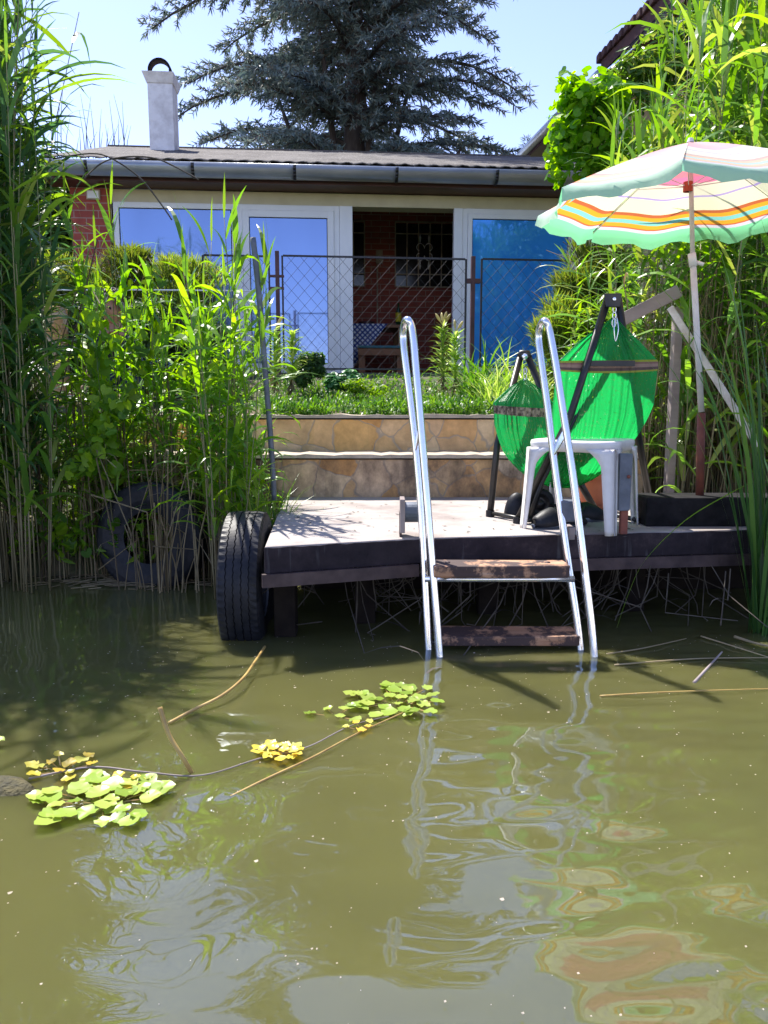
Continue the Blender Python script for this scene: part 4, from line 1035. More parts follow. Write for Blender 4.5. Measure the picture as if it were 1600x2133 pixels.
# dry stalks at the foot of the stands
def stubble(name, label, n, fn, seed, mat=None, rad=.0032):
    r = random.Random(seed); b = MB()
    for i in range(n):
        x, y, z, h = fn(r); a = r.uniform(0, 6.28); ln = r.gauss(0, .14 if h > 0 else .9)*h; kink = r.random() < (.2 if h > 0 else .7)
        P = [Vector((x, y, z)), Vector((x+math.cos(a)*ln*.3, y+math.sin(a)*ln*.3, z+h*.5)), Vector((x+math.cos(a)*ln, y+math.sin(a)*ln, z+h))]
        if kink: P.append(P[-1]+Vector((r.uniform(-.3, .3), r.uniform(-.2, .1), r.uniform(-.25, .1))))
        b.tube(P, rad*r.uniform(.6, 1.3), 4, False)
        if r.random() < .3: leaf(b, r, P[2], r.uniform(0, 6.28), .4, r.uniform(.1, .3), .012, 2.2, 4)
    return tag(b.build(name, mat or M['straw']), label, 'dry reeds', None, 'stuff')
stubble('dry_stalks', 'dry straw coloured reed stalks standing in the water at left', 400, lambda r: (lambda px, y: ((px-800)/FPX*y, y, -.1, r.uniform(.3, 1.25) if px > 100 else r.uniform(.5, 1.9)))(r.uniform(-200, 470), r.uniform(4.1, 4.5)), 51)
stubble('dry_stalks', 'dry straw coloured stalks behind the hammock and umbrella pole at right', 480, lambda r: (lambda px, y: ((px-800)/FPX*y, y, max(.2, ground_h((px-800)/FPX*y, y)), r.uniform(.5, 1.7)))(r.uniform(1330, 1720), r.uniform(4.5, 5.2)), 52)
stubble('dry_stalks', 'dry stalks standing close in front of the second tyre', 40, lambda r: (lambda px, y: ((px-800)/FPX*y, y, -.1, r.uniform(.3, .9)))(r.uniform(235, 460), r.uniform(3.85, 3.95)), 58)
stubble('dry_roots', 'tangled pale roots and dead stalks hanging under the deck', 110, lambda r: (lambda x: (x, r.uniform(3.1, 3.8), r.uniform(.26, .3), -r.uniform(.1, .35)))(r.uniform(-.4, 1.5)), 53, M['root'], .0026)

# bindweed and weeds among the stand
def shape_leaf(b, r, p, n, s, kind='heart', up=None):
    n = n.normalized(); t = n.cross(Vector((r.uniform(-1, 1), r.uniform(-1, 1), r.uniform(-1, 1)))).normalized(); u = n.cross(t)
    if kind == 'heart': pr = [(0, -.12), (.32, -.34), (.5, -.05), (.36, .32), (0, .62), (-.36, .32), (-.5, -.05), (-.32, -.34)]
    elif kind == 'round': pr = [(0, -.3), (.3, -.42), (.52, -.12), (.5, .2), (.25, .44), (0, .5), (-.25, .44), (-.5, .2), (-.52, -.12), (-.3, -.42)]
    elif kind == 'lance': pr = [(0, -.6), (.16, -.15), (.13, .25), (0, .7), (-.13, .25), (-.16, -.15)]
    else: pr = [(0, -.5), (.5, 0), (0, .5), (-.5, 0)]
    c = Vector(p)-n*s*.06; k = len(b.v); b.v.append(tuple(c)); m_ = len(pr)
    for x, y in pr: b.v.append(tuple(Vector(p)+t*x*s+u*y*s+n*s*.05*r.uniform(-1, 1)))
    for i in range(m_): b.f.append((k, k+1+i, k+1+(i+1) % m_))
def blob(b, r, c, rad, n, s, kind, nsub=14, jit=.33, upb=.4, shell=.55):
    subs = []
    for _ in range(nsub):
        d = Vector((r.gauss(0, 1), r.gauss(0, 1), r.gauss(0, 1))).normalized()*r.uniform(shell, 1); subs.append((Vector((c[0]+d.x*rad[0]*.8, c[1]+d.y*rad[1]*.8, c[2]+d.z*rad[2]*.8)), r.uniform(.6, 1.3)))
    for i in range(n):
        s0, k = r.choice(subs); d = Vector((r.gauss(0, 1), r.gauss(0, 1), r.gauss(0, 1))).normalized()*r.uniform(.3, 1)**.5*jit*k
        p = s0+Vector((d.x*rad[0], d.y*rad[1], d.z*rad[2])); nn = (d.normalized()+Vector((r.uniform(-.8, .8), r.uniform(-.8, .8), upb+r.uniform(-.5, .8))))
        if kind == 'spray':
            az = math.atan2(d.y, d.x)+r.uniform(-.7, .7); leaf(b, r, p, az, r.uniform(.3, 1.4), s*r.uniform(.6, 1.3), s*.13, r.uniform(0, .9), 2, r.uniform(-1, 1))
        else: shape_leaf(b, r, p, nn, s*r.uniform(.6, 1.25), kind)
def plantobj(name, label, cat, center, builder, stemspec=None, stemmat=None, group=None, kind=None, lm=None, seed=1):
    root = empty(name, center, 0, label, cat, group)
    if kind: root['kind'] = kind
    r = random.Random(seed); b = MB(); builder(b, r); o = b.build('foliage', lm, root)
    if stemspec: st = MB(); stemspec(st, random.Random(seed+1)); st.build('stem', stemmat or M['gstem'], root, smooth=True)
    return root
def bind(b, r, cols):
    for (px0, py0, px1, py1, Y, n) in cols:
        for i in range(n):
            t = r.random(); px = px0+(px1-px0)*t+r.gauss(0, 16); py = py0+(py1-py0)*t+r.gauss(0, 8)
            shape_leaf(b, r, at(px, py, Y+r.uniform(-.12, .12)), Vector((r.uniform(-1, 1), r.uniform(-1.2, .4), r.uniform(-.4, 1))), r.uniform(.035, .085), 'heart')
def twine(segs, seed):
    st = MB(); r = random.Random(seed)
    for (px0, py0, px1, py1, Y, n) in segs:
        st.tube(spline([at(px0+(px1-px0)*t+r.uniform(-10, 10), py0+(py1-py0)*t, Y+.02*math.sin(9*t)) for t in [i/9 for i in range(10)]], 4), .0022, 5)
    return st
for k, (segs, lab) in enumerate([
    ([(190, 1000, 200, 610, 4.15, 90), (235, 1080, 215, 700, 4.1, 60), (150, 1000, 250, 830, 4.0, 110)], 'yellow-green bindweed climbing the reeds near the left line'),
    ([(300, 1050, 270, 640, 4.2, 70), (330, 900, 320, 560, 4.2, 60)], 'bindweed twining up the reeds in front of the second tyre'),
    ([(400, 1020, 390, 680, 4.2, 70), (470, 1050, 440, 700, 4.1, 70)], 'bindweed climbing the right part of the sunlit reed stand'),
    ([(505, 1060, 470, 880, 4.0, 50), (530, 1050, 520, 930, 3.95, 30)], 'low leafy bindweed beside the leaning grey pole')]):
    root = empty('bindweed', (0, 0, 0), 0, lab, 'climbing plant', 'climbing plants among the sunlit reeds'); b = MB(); bind(b, random.Random(60+k), segs); b.build('foliage', M['bind'], root); twine(segs, 70+k).build('stem', M['gstem'], root, smooth=True)
def under(b, r):
    for i in range(3000):
        px = r.uniform(20, 545) if r.random() < .8 else r.uniform(100, 300); t = r.random(); y = 4.3+.5*r.random(); py = 1150-(1150-(860 if px < 300 else 1000))*t**1.3
        if px > 300 and r.random() < .78: continue
        shape_leaf(b, r, at(px, py+r.uniform(-20, 20), y-(.25 if py > 1080 else 0)), Vector((r.uniform(-1, 1), r.uniform(-1, .6), r.uniform(0, 1))), r.uniform(.03, .08), r.choice(['lance', 'heart', 'lance']))
o = plantobj('undergrowth', 'tangle of weeds on the bank behind the left reeds', 'weeds', (0, 0, 0), under, None, None, None, 'stuff', M['bind'], 80)
def dark_bush(b, r):
    for c, rad, n in ((at(150, 720, 6.6), (.55, .3, .38), 3800), (at(330, 720, 6.7), (.6, .3, .40), 4000), (at(470, 760, 6.5), (.35, .3, .36), 1700)): blob(b, r, c, rad, n, .045, 'lance', 20)
def branches(cs):
    def f(st, r):
        for c, z in cs:
            for i in range(8): st.tube([(c[0]+r.uniform(-.1, .1), c[1], z), (c[0]+r.uniform(-.3, .3), c[1]+r.uniform(-.2, .2), c[2]), (c[0]+r.uniform(-.5, .5), c[1]+r.uniform(-.3, .3), c[2]+.3)], [.012, .008, .003], 5)
    return f
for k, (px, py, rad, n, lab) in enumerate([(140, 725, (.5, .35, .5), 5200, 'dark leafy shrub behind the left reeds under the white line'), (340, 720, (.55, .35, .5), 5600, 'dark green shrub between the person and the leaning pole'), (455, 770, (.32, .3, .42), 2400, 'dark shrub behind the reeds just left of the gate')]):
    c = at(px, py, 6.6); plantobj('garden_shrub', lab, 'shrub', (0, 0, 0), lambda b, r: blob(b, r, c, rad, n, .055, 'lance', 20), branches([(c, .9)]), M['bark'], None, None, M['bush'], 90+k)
for k, (px, py, Y, rad, n, lab) in enumerate([
    (150, 600, 7.6, (.36, .35, .36), 5200, 'feathery yellow-green conifer left of the brick pier base'), (270, 592, 7.7, (.40, .35, .34), 6000, 'low feathery conifer in front of the brick pier'), (390, 600, 7.6, (.36, .35, .36), 5200, 'feathery conifer in front of the left blue window'),
    (1235, 590, 6.4, (.36, .3, .28), 5600, 'upper feathery conifer at the right end of the house under the umbrella'), (1190, 690, 6.2, (.30, .28, .28), 5200, 'lower yellow-green conifer behind the right ladder rail')]):
    c = at(px, py, Y); plantobj('conifer_shrub', lab, 'conifer', (0, 0, 0), lambda b, r: (blob(b, r, c, rad, n, .095, 'spray', 26, .36), blob(b, r, (c.x, c.y, c.z-.5), (rad[0]*1.05, rad[1], .38), 2600, .11, 'spray', 20, .4)), branches([(c, 1.0)]), M['bark'], 'feathery conifers in the garden', None, M['thuja'], 100+k)
# taller garden trees at the left of the house
for k, (px, py, Y, rad, n, lab) in enumerate([(118, 455, 9.8, (.42, .5, .8), 4200, 'small leafy tree left of the brick pier'), (30, 520, 11, (1.2, .7, 1.2), 5200, 'dark leafy tree behind the tall reeds at the left edge')]):
    c = at(px, py, Y); plantobj('garden_tree', lab, 'tree', (0, 0, 0), lambda b, r: blob(b, r, c, rad, n, .10, 'heart', 26), lambda st, r: st.tube([(c[0], c[1], 1), (c[0]+.05, c[1], c[2]), (c[0]-.1, c[1], c[2]+.6)], [.05, .035, .01], 7), M['bark'], None, None, M['bush'], 110+k)
# grape vine on the right
def vine(b, r):
    for (px, py, rx, rz_, n) in ((1185, 310, .16, .24, 300), (1225, 255, .2, .26, 420), (1205, 205, .12, .12, 150), (1262, 215, .14, .16, 230), (1265, 310, .26, .2, 450), (1180, 165, .05, .06, 20)):
        blob(b, r, at(px, py, 6.6), (rx*1.35, .25, rz_*1.35), n, .072, 'round', 16, .45)
plantobj('grape_vine', 'bright green vine with round leaves climbing the corner of the neighbouring house', 'vine', (0, 0, 0), vine, lambda st, r: [st.tube(spline([at(1240+r.uniform(-30, 40), 700, 6.6), at(1230+r.uniform(-20, 30), 400, 6.6), at(1190+r.uniform(0, 90), 190, 6.6)]), .008, 6) for _ in range(6)], M['bark'], None, None, M['vine'], 120)
def leafy_right(b, r):
    for (px, py, rx, rz_, n) in ((1420, 180, .8, .6, 2300), (1560, 260, .6, .8, 1800), (1350, 330, .4, .4, 1200), (1500, 60, .7, .35, 1300)): blob(b, r, at(px, py, 7.4), (rx, .4, rz_), n, .10, 'lance', 26, .35)
plantobj('climbing_shrub', 'large leafy climbing shrub behind the right reeds against the dark gable', 'shrub', (0, 0, 0), leafy_right, lambda st, r: [st.tube(spline([at(1450+r.uniform(-60, 90), 800, 7.4), at(1420+r.uniform(-60, 130), 300, 7.4), at(1400+r.uniform(-90, 190), 60, 7.4)]), .012, 6) for _ in range(7)], M['bark'], None, None, M['reed'], 121)

# planting bed ground cover
def cover(b, r):
    for i in range(15000):
        px = r.uniform(545, 1150); y = 4.9+2.3*r.random()**1.5; x = (px-800)/FPX*y; g = ground_h(x, max(y, 5.25))
        k = .5+.5*math.sin(x*7+1)*math.cos(y*9+x*3); hgt = .05+.07*k
        if y < 5.15 and 690 < px < 760: continue
        z = g+r.random()*hgt
        leaf(b, r, (x, y, z), r.uniform(0, 6.28), r.uniform(.2, 1.4), r.uniform(.03, .06), r.uniform(.008, .016), r.uniform(.3, 1.5), 3, r.uniform(-.5, .5))
plantobj('ground_cover', 'low bright green ground cover filling the bed above the stone risers', 'ground cover', (0, 0, 0), cover, None, None, None, 'stuff', M['cover'], 130)
sb = MB(); r = random.Random(5); n = 60
for i in range(n+1):
    x = -1.85+3.4*i/n
    for (y, z) in ((z2 and Yb+.6, z2-.01), (5.25, z2-.01+.012*math.sin(i)), (5.7, ground_h(x, 5.7)+.03)): sb.v.append((x, y, z+r.uniform(-.008, .008)))
for i in range(n):
    for k in (0, 1): sb.f.append((i*3+k, i*3+k+1, i*3+k+4, i*3+k+3))
tag(sb.build('soil', M['soil'], smooth=True), 'bare brown soil at the front of the planting bed', None, None, 'structure')
def grassy(px0, px1, py0, py1, Y, n, ll, lw):
    def f(b, r):
        for i in range(n):
            px = r.uniform(px0, px1); y = Y+r.uniform(-.35, .35); x = (px-800)/FPX*y; g = ground_h(x, y); top = CH+(840-r.uniform(py0, py1))/FPX*y
            leaf(b, r, (x, y, g), r.uniform(0, 6.28), r.uniform(.9, 1.5), max(.15, (top-g)*1.4*r.uniform(.7, 1.2)), lw, r.uniform(.8, 2.2), 6, r.uniform(-.8, .8))
    return f
plantobj('day_lily', 'clump of arching daylily leaves right of the budding lilies', 'plant', (0, 0, 0), grassy(965, 1060, 725, 790, 6.2, 190, .3, .016), None, None, None, None, M['cover'], 131)
plantobj('day_lily', 'yellowish clump of narrow leaves just behind the hammock stand', 'plant', (0, 0, 0), grassy(1000, 1125, 765, 800, 5.5, 260, .3, .011), None, None, None, None, M['lily'], 132)
plantobj('sedum', 'rounded blue-green sedum clump in front of the doorway sill', 'plant', (0, 0, 0), lambda b, r: blob(b, r, at(722, 790, 6.5), (.17, .15, .10), 1100, .045, 'round', 12, .45, 1.0), None, None, None, None, M['sedum'], 133)
plantobj('sedum', 'small brighter leafy clump in front of the sedum', 'plant', (0, 0, 0), lambda b, r: blob(b, r, at(755, 808, 5.9), (.2, .12, .06), 600, .04, 'lance', 10, .45, 1.0), None, None, None, None, M['bind'], 134)
plantobj('garden_shrub', 'small dark bush between the left lilies and the doorway', 'shrub', (0, 0, 0), lambda b, r: blob(b, r, at(642, 775, 6.3), (.16, .15, .17), 1500, .05, 'lance', 10, .45), None, None, None, None, M['bush'], 135)
for k, (px, pt, pb2, Y, bud, lab) in enumerate([(572, 672, 812, 5.6, 1, 'left of the two lily plants beside the leaning pole'), (609, 680, 815, 5.4, 0, 'lily plant with arching leaves just left of the gate'), (922, 668, 812, 5.7, 4, 'lily plant with several pale buds in front of the doorway frame'), (946, 682, 812, 5.85, 2, 'lily plant with a single bud right of the budding lily')]):
    r = random.Random(140+k); a, c = at(px, pb2, Y), at(px+r.uniform(-4, 4), pt+10, Y); root = empty('lily_plant', (0, 0, 0), 0, lab, 'lily', 'lilies in the planting bed')
    P = [a.lerp(c, t/6)+Vector((.01*math.sin(t), 0, 0)) for t in range(7)]; MB().tube(P, [.008, .007, .006, .006, .005, .004, .003], 6).build('stem', M['gstem'], root, smooth=True)
    b = MB(); n = 95
    for i in range(n):
        t = .18+.8*i/n; p = a.lerp(c, t); leaf(b, r, p, i*2.4+r.uniform(-.3, .3), r.uniform(.15, .9), (.17-.08*t)*r.uniform(.8, 1.15), .02, r.uniform(.2, 1.2), 4)
    b.build('foliage', M['lily'], root)
    b = MB()
    for i in range(26): leaf(b, r, a.lerp(c, r.uniform(.02, .25)), r.uniform(0, 6.28), -.6, .08, .014, .8, 3)
    b.build('dry_leaves', M['straw'], root)
    for i in range(bud):
        az = i*1.7; d = Vector((math.cos(az)*.6, math.sin(az)*.3, .9)).normalized(); MB().tube([c, c+d*.03, c+d*.055, c+d*.085, c+d*.10], [.003, .005, .011, .009, .002], 8).build('bud', M['bud'], root, smooth=True)

# cattail clump in the right foreground
def cattail(b, r, n, base, spread, hmin, hmax):
    for i in range(n):
        az = r.uniform(0, 6.28); p = Vector((base.x+r.gauss(0, .025), base.y+r.gauss(0, .03), -.1))
        leaf(b, r, p, az, math.pi/2-abs(r.gauss(.06, spread)), r.uniform(hmin, hmax), r.uniform(.012, .022), r.uniform(0, .55), 12, r.uniform(-1, 1), 2.4)
bs = on(1590, 1318, 0)
plantobj('cattail', 'clump of long upright cattail blades in the water at the right foreground', 'cattail', (0, 0, 0), lambda b, r: cattail(b, r, 52, bs, .11, 1.2, 1.95), None, None, None, None, M['cattail'], 150)
bs2 = on(1690, 1290, 0)
plantobj('cattail', 'second cattail clump half outside the right edge of the frame', 'cattail', (0, 0, 0), lambda b, r: cattail(b, r, 40, bs2, .14, 1.2, 2.1), None, None, None, None, M['cattail'], 151)
b = MB(); r = random.Random(1)
pts = [at(1285, 1308, 3.0), at(1310, 1235, 3.0), at(1345, 1165, 3.02), at(1430, 1082, 3.05), at(1520, 1028, 3.1), at(1575, 1000, 3.2)]; pts = spline(pts, 4)
b.ribbon(pts, [.003+.009*math.sin(math.pi*min(1, (i+1)/len(pts)))for i in range(len(pts))], [Vector((.3, -.4, .85)).normalized()]*len(pts))
tag(b.build('bent_blade', M['reed']), 'single bent reed blade hanging over the deck edge at right', 'reed blade')
for k, (pp, Y, lab) in enumerate([([(110, 331), (187, 320), (232, 330), (292, 371), (337, 427), (358, 458)], 4.3, 'dark thin twig arching over the left window'), ([(160, 388), (210, 341), (259, 327), (319, 329), (362, 346), (414, 374)], 4.2, 'thin twig arching along the left end of the gutter')]):
    tag(MB().tube(spline([at(x, y, Y) for x, y in pp]), .0042, 5).build('bramble_twig', M['bark'], smooth=True), lab, 'twig')
# tuft of grass beside the deck corner
plantobj('grass_tuft', 'fresh grass tuft at the foot of the leaning pole', 'grass tuft', (0, 0, 0), lambda b, r: [leaf(b, r, (lambda p: (p.x, p.y, .1))(at(r.gauss(545, 22), 1080, 3.85+r.uniform(-.1, .15))), r.uniform(0, 6.28), r.uniform(1.1, 1.5), r.uniform(.3, .62), .010, r.uniform(.2, 1.6), 6, r.uniform(-.6, .6)) for _ in range(170)], None, None, None, None, M['reed'], 152)

# ------------------------------------------------------------------ cedar behind the house
def cedar():
    r = random.Random(77); root = empty('blue_cedar', (0, 0, 0), 0, 'large blue-grey cedar with drooping branches behind the house roof', 'tree')
    Y = 18.0; base = at(735, 315, Y); bx, by = base.x, Y; H = 17.0
    tr = MB(); tr.tube([(bx, by, .8), (bx, by, 4), (bx+.08, by, 8), (bx-.05, by, 12), (bx, by, H)], [.38, .3, .22, .12, .02], 10)
    nd = MB(); lb = MB()
    def prof(z): return 3.95*min(1, (z-2.6)/1.8+.7)*max(.05, (1-max(0, (z-11.5))/7.5))**.7
    nb_ = 140
    for i in range(nb_):
        z = 3.3+(H-3.8)*(i/nb_)**.92+r.uniform(-.15, .15); az = i*2.399+r.uniform(-.5, .5); L = prof(z)*r.uniform(.62, 1.12); up = r.uniform(.1, .7)
        P = []; m_ = 9
        for k in range(m_+1):
            t = k/m_; P.append(Vector((bx+math.cos(az)*L*t, by+math.sin(az)*L*t, z+L*(up*t-.52*up*t*t*1.9-.08*t*t)+.05*math.sin(7*t+i))))
        lb.tube(P, [.075*(1-.9*k/m_)*(L/4.5)+.008 for k in range(m_+1)], 5, False)
        nt_ = int(L*14)
        for j in range(nt_):
            t = .06+.94*(j+r.random())/nt_; q = t*m_; k = min(m_-1, int(q)); p = P[k].lerp(P[k+1], q-k)
            sd = 1 if j % 2 else -1; a2 = az+sd*r.uniform(.5, 1.25); l2 = (.30+.6*(1-t))*r.uniform(.6, 1.3)*min(1, L/2.5)
            el = r.uniform(-.15, .25); n2 = max(4, int(l2*15)); d = Vector((math.cos(a2), math.sin(a2), el)); pp = p.copy(); lastp = p.copy()
            lb_pts = [p.copy()]
            for m2 in range(n2):
                d.z -= .055; pp = pp+d.normalized()*(l2/n2)
                for _ in range(5):
                    a3 = a2+r.uniform(-1.1, 1.1); ln = r.uniform(.09, .2); e3 = r.uniform(-1.2, .5)
                    dd = Vector((math.cos(a3)*math.cos(e3), math.sin(a3)*math.cos(e3), math.sin(e3))); s3 = dd.cross(Vector((r.uniform(-1, 1), r.uniform(-1, 1), r.uniform(-1, 1)))).normalized()
                    w3 = r.uniform(.014, .028); nd.v += [tuple(pp-s3*w3*.5), tuple(pp+s3*w3*.5), tuple(pp+dd*ln*.6+s3*w3*.55), tuple(pp+dd*ln), tuple(pp+dd*ln*.6-s3*w3*.55)]; n0 = len(nd.v)-5; nd.f.append((n0, n0+1, n0+2, n0+3, n0+4))
            lb.tube([p, (p+pp)/2+Vector((0, 0, .02)), pp], [.010, .007, .003], 3, False)
    for k, (dx, z0, z1_) in enumerate([(-1.6, 2.9, 7.5), (1.3, 2.8, 8), (2.4, 2.8, 6.5), (-.7, 3, 9), (.7, 3, 9.5)]): lb.tube([(bx, by-.1, z0), (bx+dx*.45, by-.2, (z0+z1_)/2-.2), (bx+dx, by-.3, z1_)], [.14, .09, .03], 7)
    tr.build('trunk', M['bark'], root, smooth=True); lb.build('limbs', M['bark'], root); nd.build('crown', M['cedar'], root)
cedar()
# distant conifers peeping over the roof at left and right
for k, (px, pt, Y, hw, lab) in enumerate([(1098, 288, 40, .5, 'small distant conifer top right of the cedar above the roof')]):
    r = random.Random(160+k); top = at(px, pt, Y); root = empty('pine_tree', (0, 0, 0), 0, lab, 'tree'); MB().tube([(top.x, Y, 1), tuple(top)], [.1, .01], 6).build('trunk', M['bark'], root); b = MB()
    for i in range(900):
        t = r.random(); z = top.z-t*5; a = r.uniform(0, 6.28); R_ = (.15+t*1.4)*r.random(); leaf(b, r, (top.x+math.cos(a)*R_, Y+math.sin(a)*R_, z), a, r.uniform(-.3, .5), .3, .05, .4, 2)
    b.build('crown', M['cedar'], root)
def twigs(b, r):
    for i in range(26):
        px = r.uniform(110, 300); Y = 24; p0 = at(px, 330, Y); h = r.uniform(.6, 1.8)*(1 if px > 150 else 1.4); a = r.uniform(-.3, .3); b.tube([p0, p0+Vector((a*.3, 0, h*.5)), p0+Vector((a, 0, h))], [.014, .009, .003], 4, False)
b = MB(); twigs(b, random.Random(6)); tag(b.build('bare_tree_tops', M['bark']), 'thin bare treetop twigs above the roof left of the chimney', 'twigs', None, 'stuff')

# ------------------------------------------------------------------ things on the water
def rosette(name, c, n, R_, s, mat, label, seed, ysq=.62, tail=None):
    r = random.Random(seed); root = empty(name, (c.x, c.y, 0), 0, label, 'water plant'); b = MB(); st = MB()
    for i in range(n):
        a = i*2.4+r.uniform(-.4, .4); d = R_*math.sqrt((i+.5)/n); p = Vector((math.cos(a)*d, math.sin(a)*d*ysq, .008+.008*r.random()+.005*(1-d/R_)))
        t = Vector((math.cos(a), math.sin(a), r.uniform(-.12, .16))).normalized(); u = Vector((-math.sin(a), math.cos(a), r.uniform(-.12, .12))).normalized(); sz = s*r.uniform(.7, 1.2); out = []
        m_ = 7
        prof = []
        for sgn in (1, -1):
            seq = []
            for k in range(m_+1):
                f = k/m_; y = -.42+1.0*f; x = .52*math.sin(math.pi*min(1, f**.75))**.8; 
                if k % 2 and 0 < k < m_: x *= .86
                seq.append((x*sgn, y))
            prof += seq if sgn == 1 else seq[::-1][1:-1]
        k0 = len(b.v); b.v.append(tuple(p+Vector((0, 0, -.003))))
        for x, y in prof: b.v.append(tuple(p+u*x*sz+t*y*sz+Vector((0, 0, r.uniform(-.002, .004)+.006*math.sin(x*6+i)*x))))
        for k in range(len(prof)): b.f.append((k0, k0+1+k, k0+1+(k+1) % len(prof)))
        st.tube([(0, 0, -.02), tuple(p*.5+Vector((0, 0, -.004))), tuple(p+Vector((0, 0, -.004)))], .0018, 4)
    b.build('foliage', mat, root, smooth=True); st.build('stem', M['stick'], root); return root
c = on(822, 1462, 0); rosette('water_chestnut', c, 32, .15, .05, M['chest'], 'green rosette of floating leaves nearest the ladder foot', 1, 1.0)
c = on(700, 1490, 0); rosette('water_chestnut', c, 6, .09, .04, M['chest'], 'few loose small leaves trailing left of the green rosette', 2, .8)
c = on(582, 1572, 0); rosette('water_chestnut', c, 18, .07, .034, M['chest_y'], 'small yellow-green rosette in the middle of the trailing root', 3, .8)
c = on(215, 1672, 0); rosette('water_chestnut', c, 32, .17, .055, M['chest'], 'largest pale green rosette of toothed leaves at lower left', 4, .75)
c = on(128, 1603, 0); rosette('water_chestnut', c, 12, .09, .038, M['chest_y'], 'yellowing leaves above the largest rosette at left', 5, .9)
c = on(262, 1634, 0); rosette('water_chestnut', c, 6, .08, .038, M['chest_y'], 'few orange-yellow leaves between the stick and the largest rosette', 6, .6)
c = on(755, 1520, 0); rosette('water_chestnut', c, 5, .05, .03, M['chest_y'], 'tiny yellowish leaves on the root below the green rosette', 7, .8)
c = on(-8, 1552, 0); rosette('water_chestnut', c, 3, .03, .04, M['chest'], 'single pale leaf at the left frame edge', 8, .8)
def stick(name, pts, r0, label, mat='stick', cat='stick', zs_=None):
    P = [on(x, y, z) for x, y, z in pts]; n = len(P); rs = [r0*(1-.5*i/(len(spline(P))-1)) for i in range(len(spline(P)))]
    return tag(MB().tube(spline(P), rs, 7).build(name, M[mat], smooth=True), label, cat)
s0 = at(333, 1473, on(400, 1617, 0).y+.05); P = spline([on(404, 1620, -.01), on(385, 1580, 0)+Vector((0, .01, .03)), s0]); 
P = [on(406, 1622, -.02), at(382, 1580, on(400, 1617, 0).y+.01), at(352, 1530, on(400, 1617, 0).y+.03), s0]
tag(MB().tube(spline(P), .0062, 8).build('stick', M['stick'], smooth=True), 'short yellow-brown stick poking out of the water', 'stick')
yq = on(352, 1505, 0).y
tag(MB().tube(spline([on(352, 1506, .004), on(400, 1480, .012), on(460, 1450, .025), on(505, 1414, .035), on(530, 1380, .03), on(552, 1347, .01)]), .005, 7).build('curved_stem', M['stick'], smooth=True), 'curved reddish brown stem running from the tyre towards the stick', 'stem')
stick('trailing_root', [(60, 1622, .006), (190, 1598, .006), (300, 1608, .006), (420, 1615, .006), (540, 1580, .006), (640, 1556, .006), (730, 1512, .007), (810, 1492, .008)], .0028, 'long thin root trailing through the floating rosettes', 'wood', 'root')
stick('trailing_root', [(480, 1660, -.004), (560, 1620, .004), (650, 1578, .006), (740, 1530, .007), (850, 1480, .008)], .004, 'second root running parallel below the trailing root', 'stick', 'root')
stick('floating_reed', [(1265, 1362, .006), (1340, 1350, .008), (1430, 1330, .008)], .003, 'pale reed blade floating just right of the ladder foot', 'straw', 'dry reed')
stick('floating_reed', [(1280, 1385, .006), (1450, 1372, .008), (1620, 1370, .008)], .003, 'long straight dry reed floating behind the broken stick', 'straw', 'dry reed')
stick('floating_reed', [(1250, 1450, .0), (1380, 1442, .007), (1620, 1434, .008)], .0035, 'long greenish stem floating nearest the camera at right', 'stick', 'dry reed')
stick('floating_reed', [(1460, 1325, .01), (1540, 1350, .01), (1620, 1375, .01)], .003, 'dry reed pointing down to the right beside the cattails', 'straw', 'dry reed')
stick('floating_stick', [(1446, 1422, .0), (1475, 1390, .008), (1504, 1358, .014)], .006, 'short broken brown stick floating at right', 'wood', 'stick')
stick('floating_reed', [(1530, 1326, .02), (1575, 1340, .015), (1630, 1352, .01)], .006, 'thick flat dry leaf floating beside the cattail clump', 'straw', 'dry reed')
c = on(20, 1640, 0); rk = MB(); n = 16
for i in range(9):
    a = math.pi*i/8
    for k in range(n):
        t = 2*math.pi*k/n; q = 1+.15*math.sin(3*t+i); rk.v.append((c.x-.03+.10*math.sin(a)*math.cos(t)*q, c.y+.06*math.sin(a)*math.sin(t)*q, -.012+.03*math.cos(a)))
for i in range(8):
    for k in range(n): rk.f.append((i*n+k, i*n+(k+1) % n, (i+1)*n+(k+1) % n, (i+1)*n+k))
tag(rk.build('weed_clump', plain('matted_weed', (.11,.09,.03), (.05,.045,.02), 30, .8, 0, .8, .02), smooth=True), 'brown clump of matted waterweed at the left frame edge', 'weed clump')
b = MB(); r = random.Random(8)
for i in range(1000):
    x, y = r.uniform(-1.6, 1.8), .8+2.3*r.random()
    s_ = r.choice([.0012, .0012, .0018, .0025])*(1 if r.random() > .03 else 2); k0 = len(b.v); m_ = 6
    for k in range(m_): b.v.append((x+math.cos(k*1.047)*s_*r.uniform(.6, 1.3), y+math.sin(k*1.047)*s_, .0085+.001*(k % 2)))
    b.f.append(tuple(range(k0, k0+m_)))
tag(b.build('specks', M['cap']), 'tiny pale petals and foam specks floating on the water', 'specks', None, 'stuff')
stubble('floating_straw', 'thin raft of straw bits floating at the edge of the left reeds', 120, lambda r: (0, 0, 0, 0), 1) if 0 else None
b = MB(); r = random.Random(12)
for i in range(220):
    p = on(r.gauss(230, 90), r.gauss(1207, 9), .01); a = r.gauss(.2, .4); l = r.uniform(.03, .14); b.tube([p, p+Vector((math.cos(a)*l, math.sin(a)*l, .004))], .002, 4, False)
tag(b.build('floating_straw', M['straw']), 'thin raft of straw bits floating at the edge of the left reeds', 'straw', None, 'stuff')

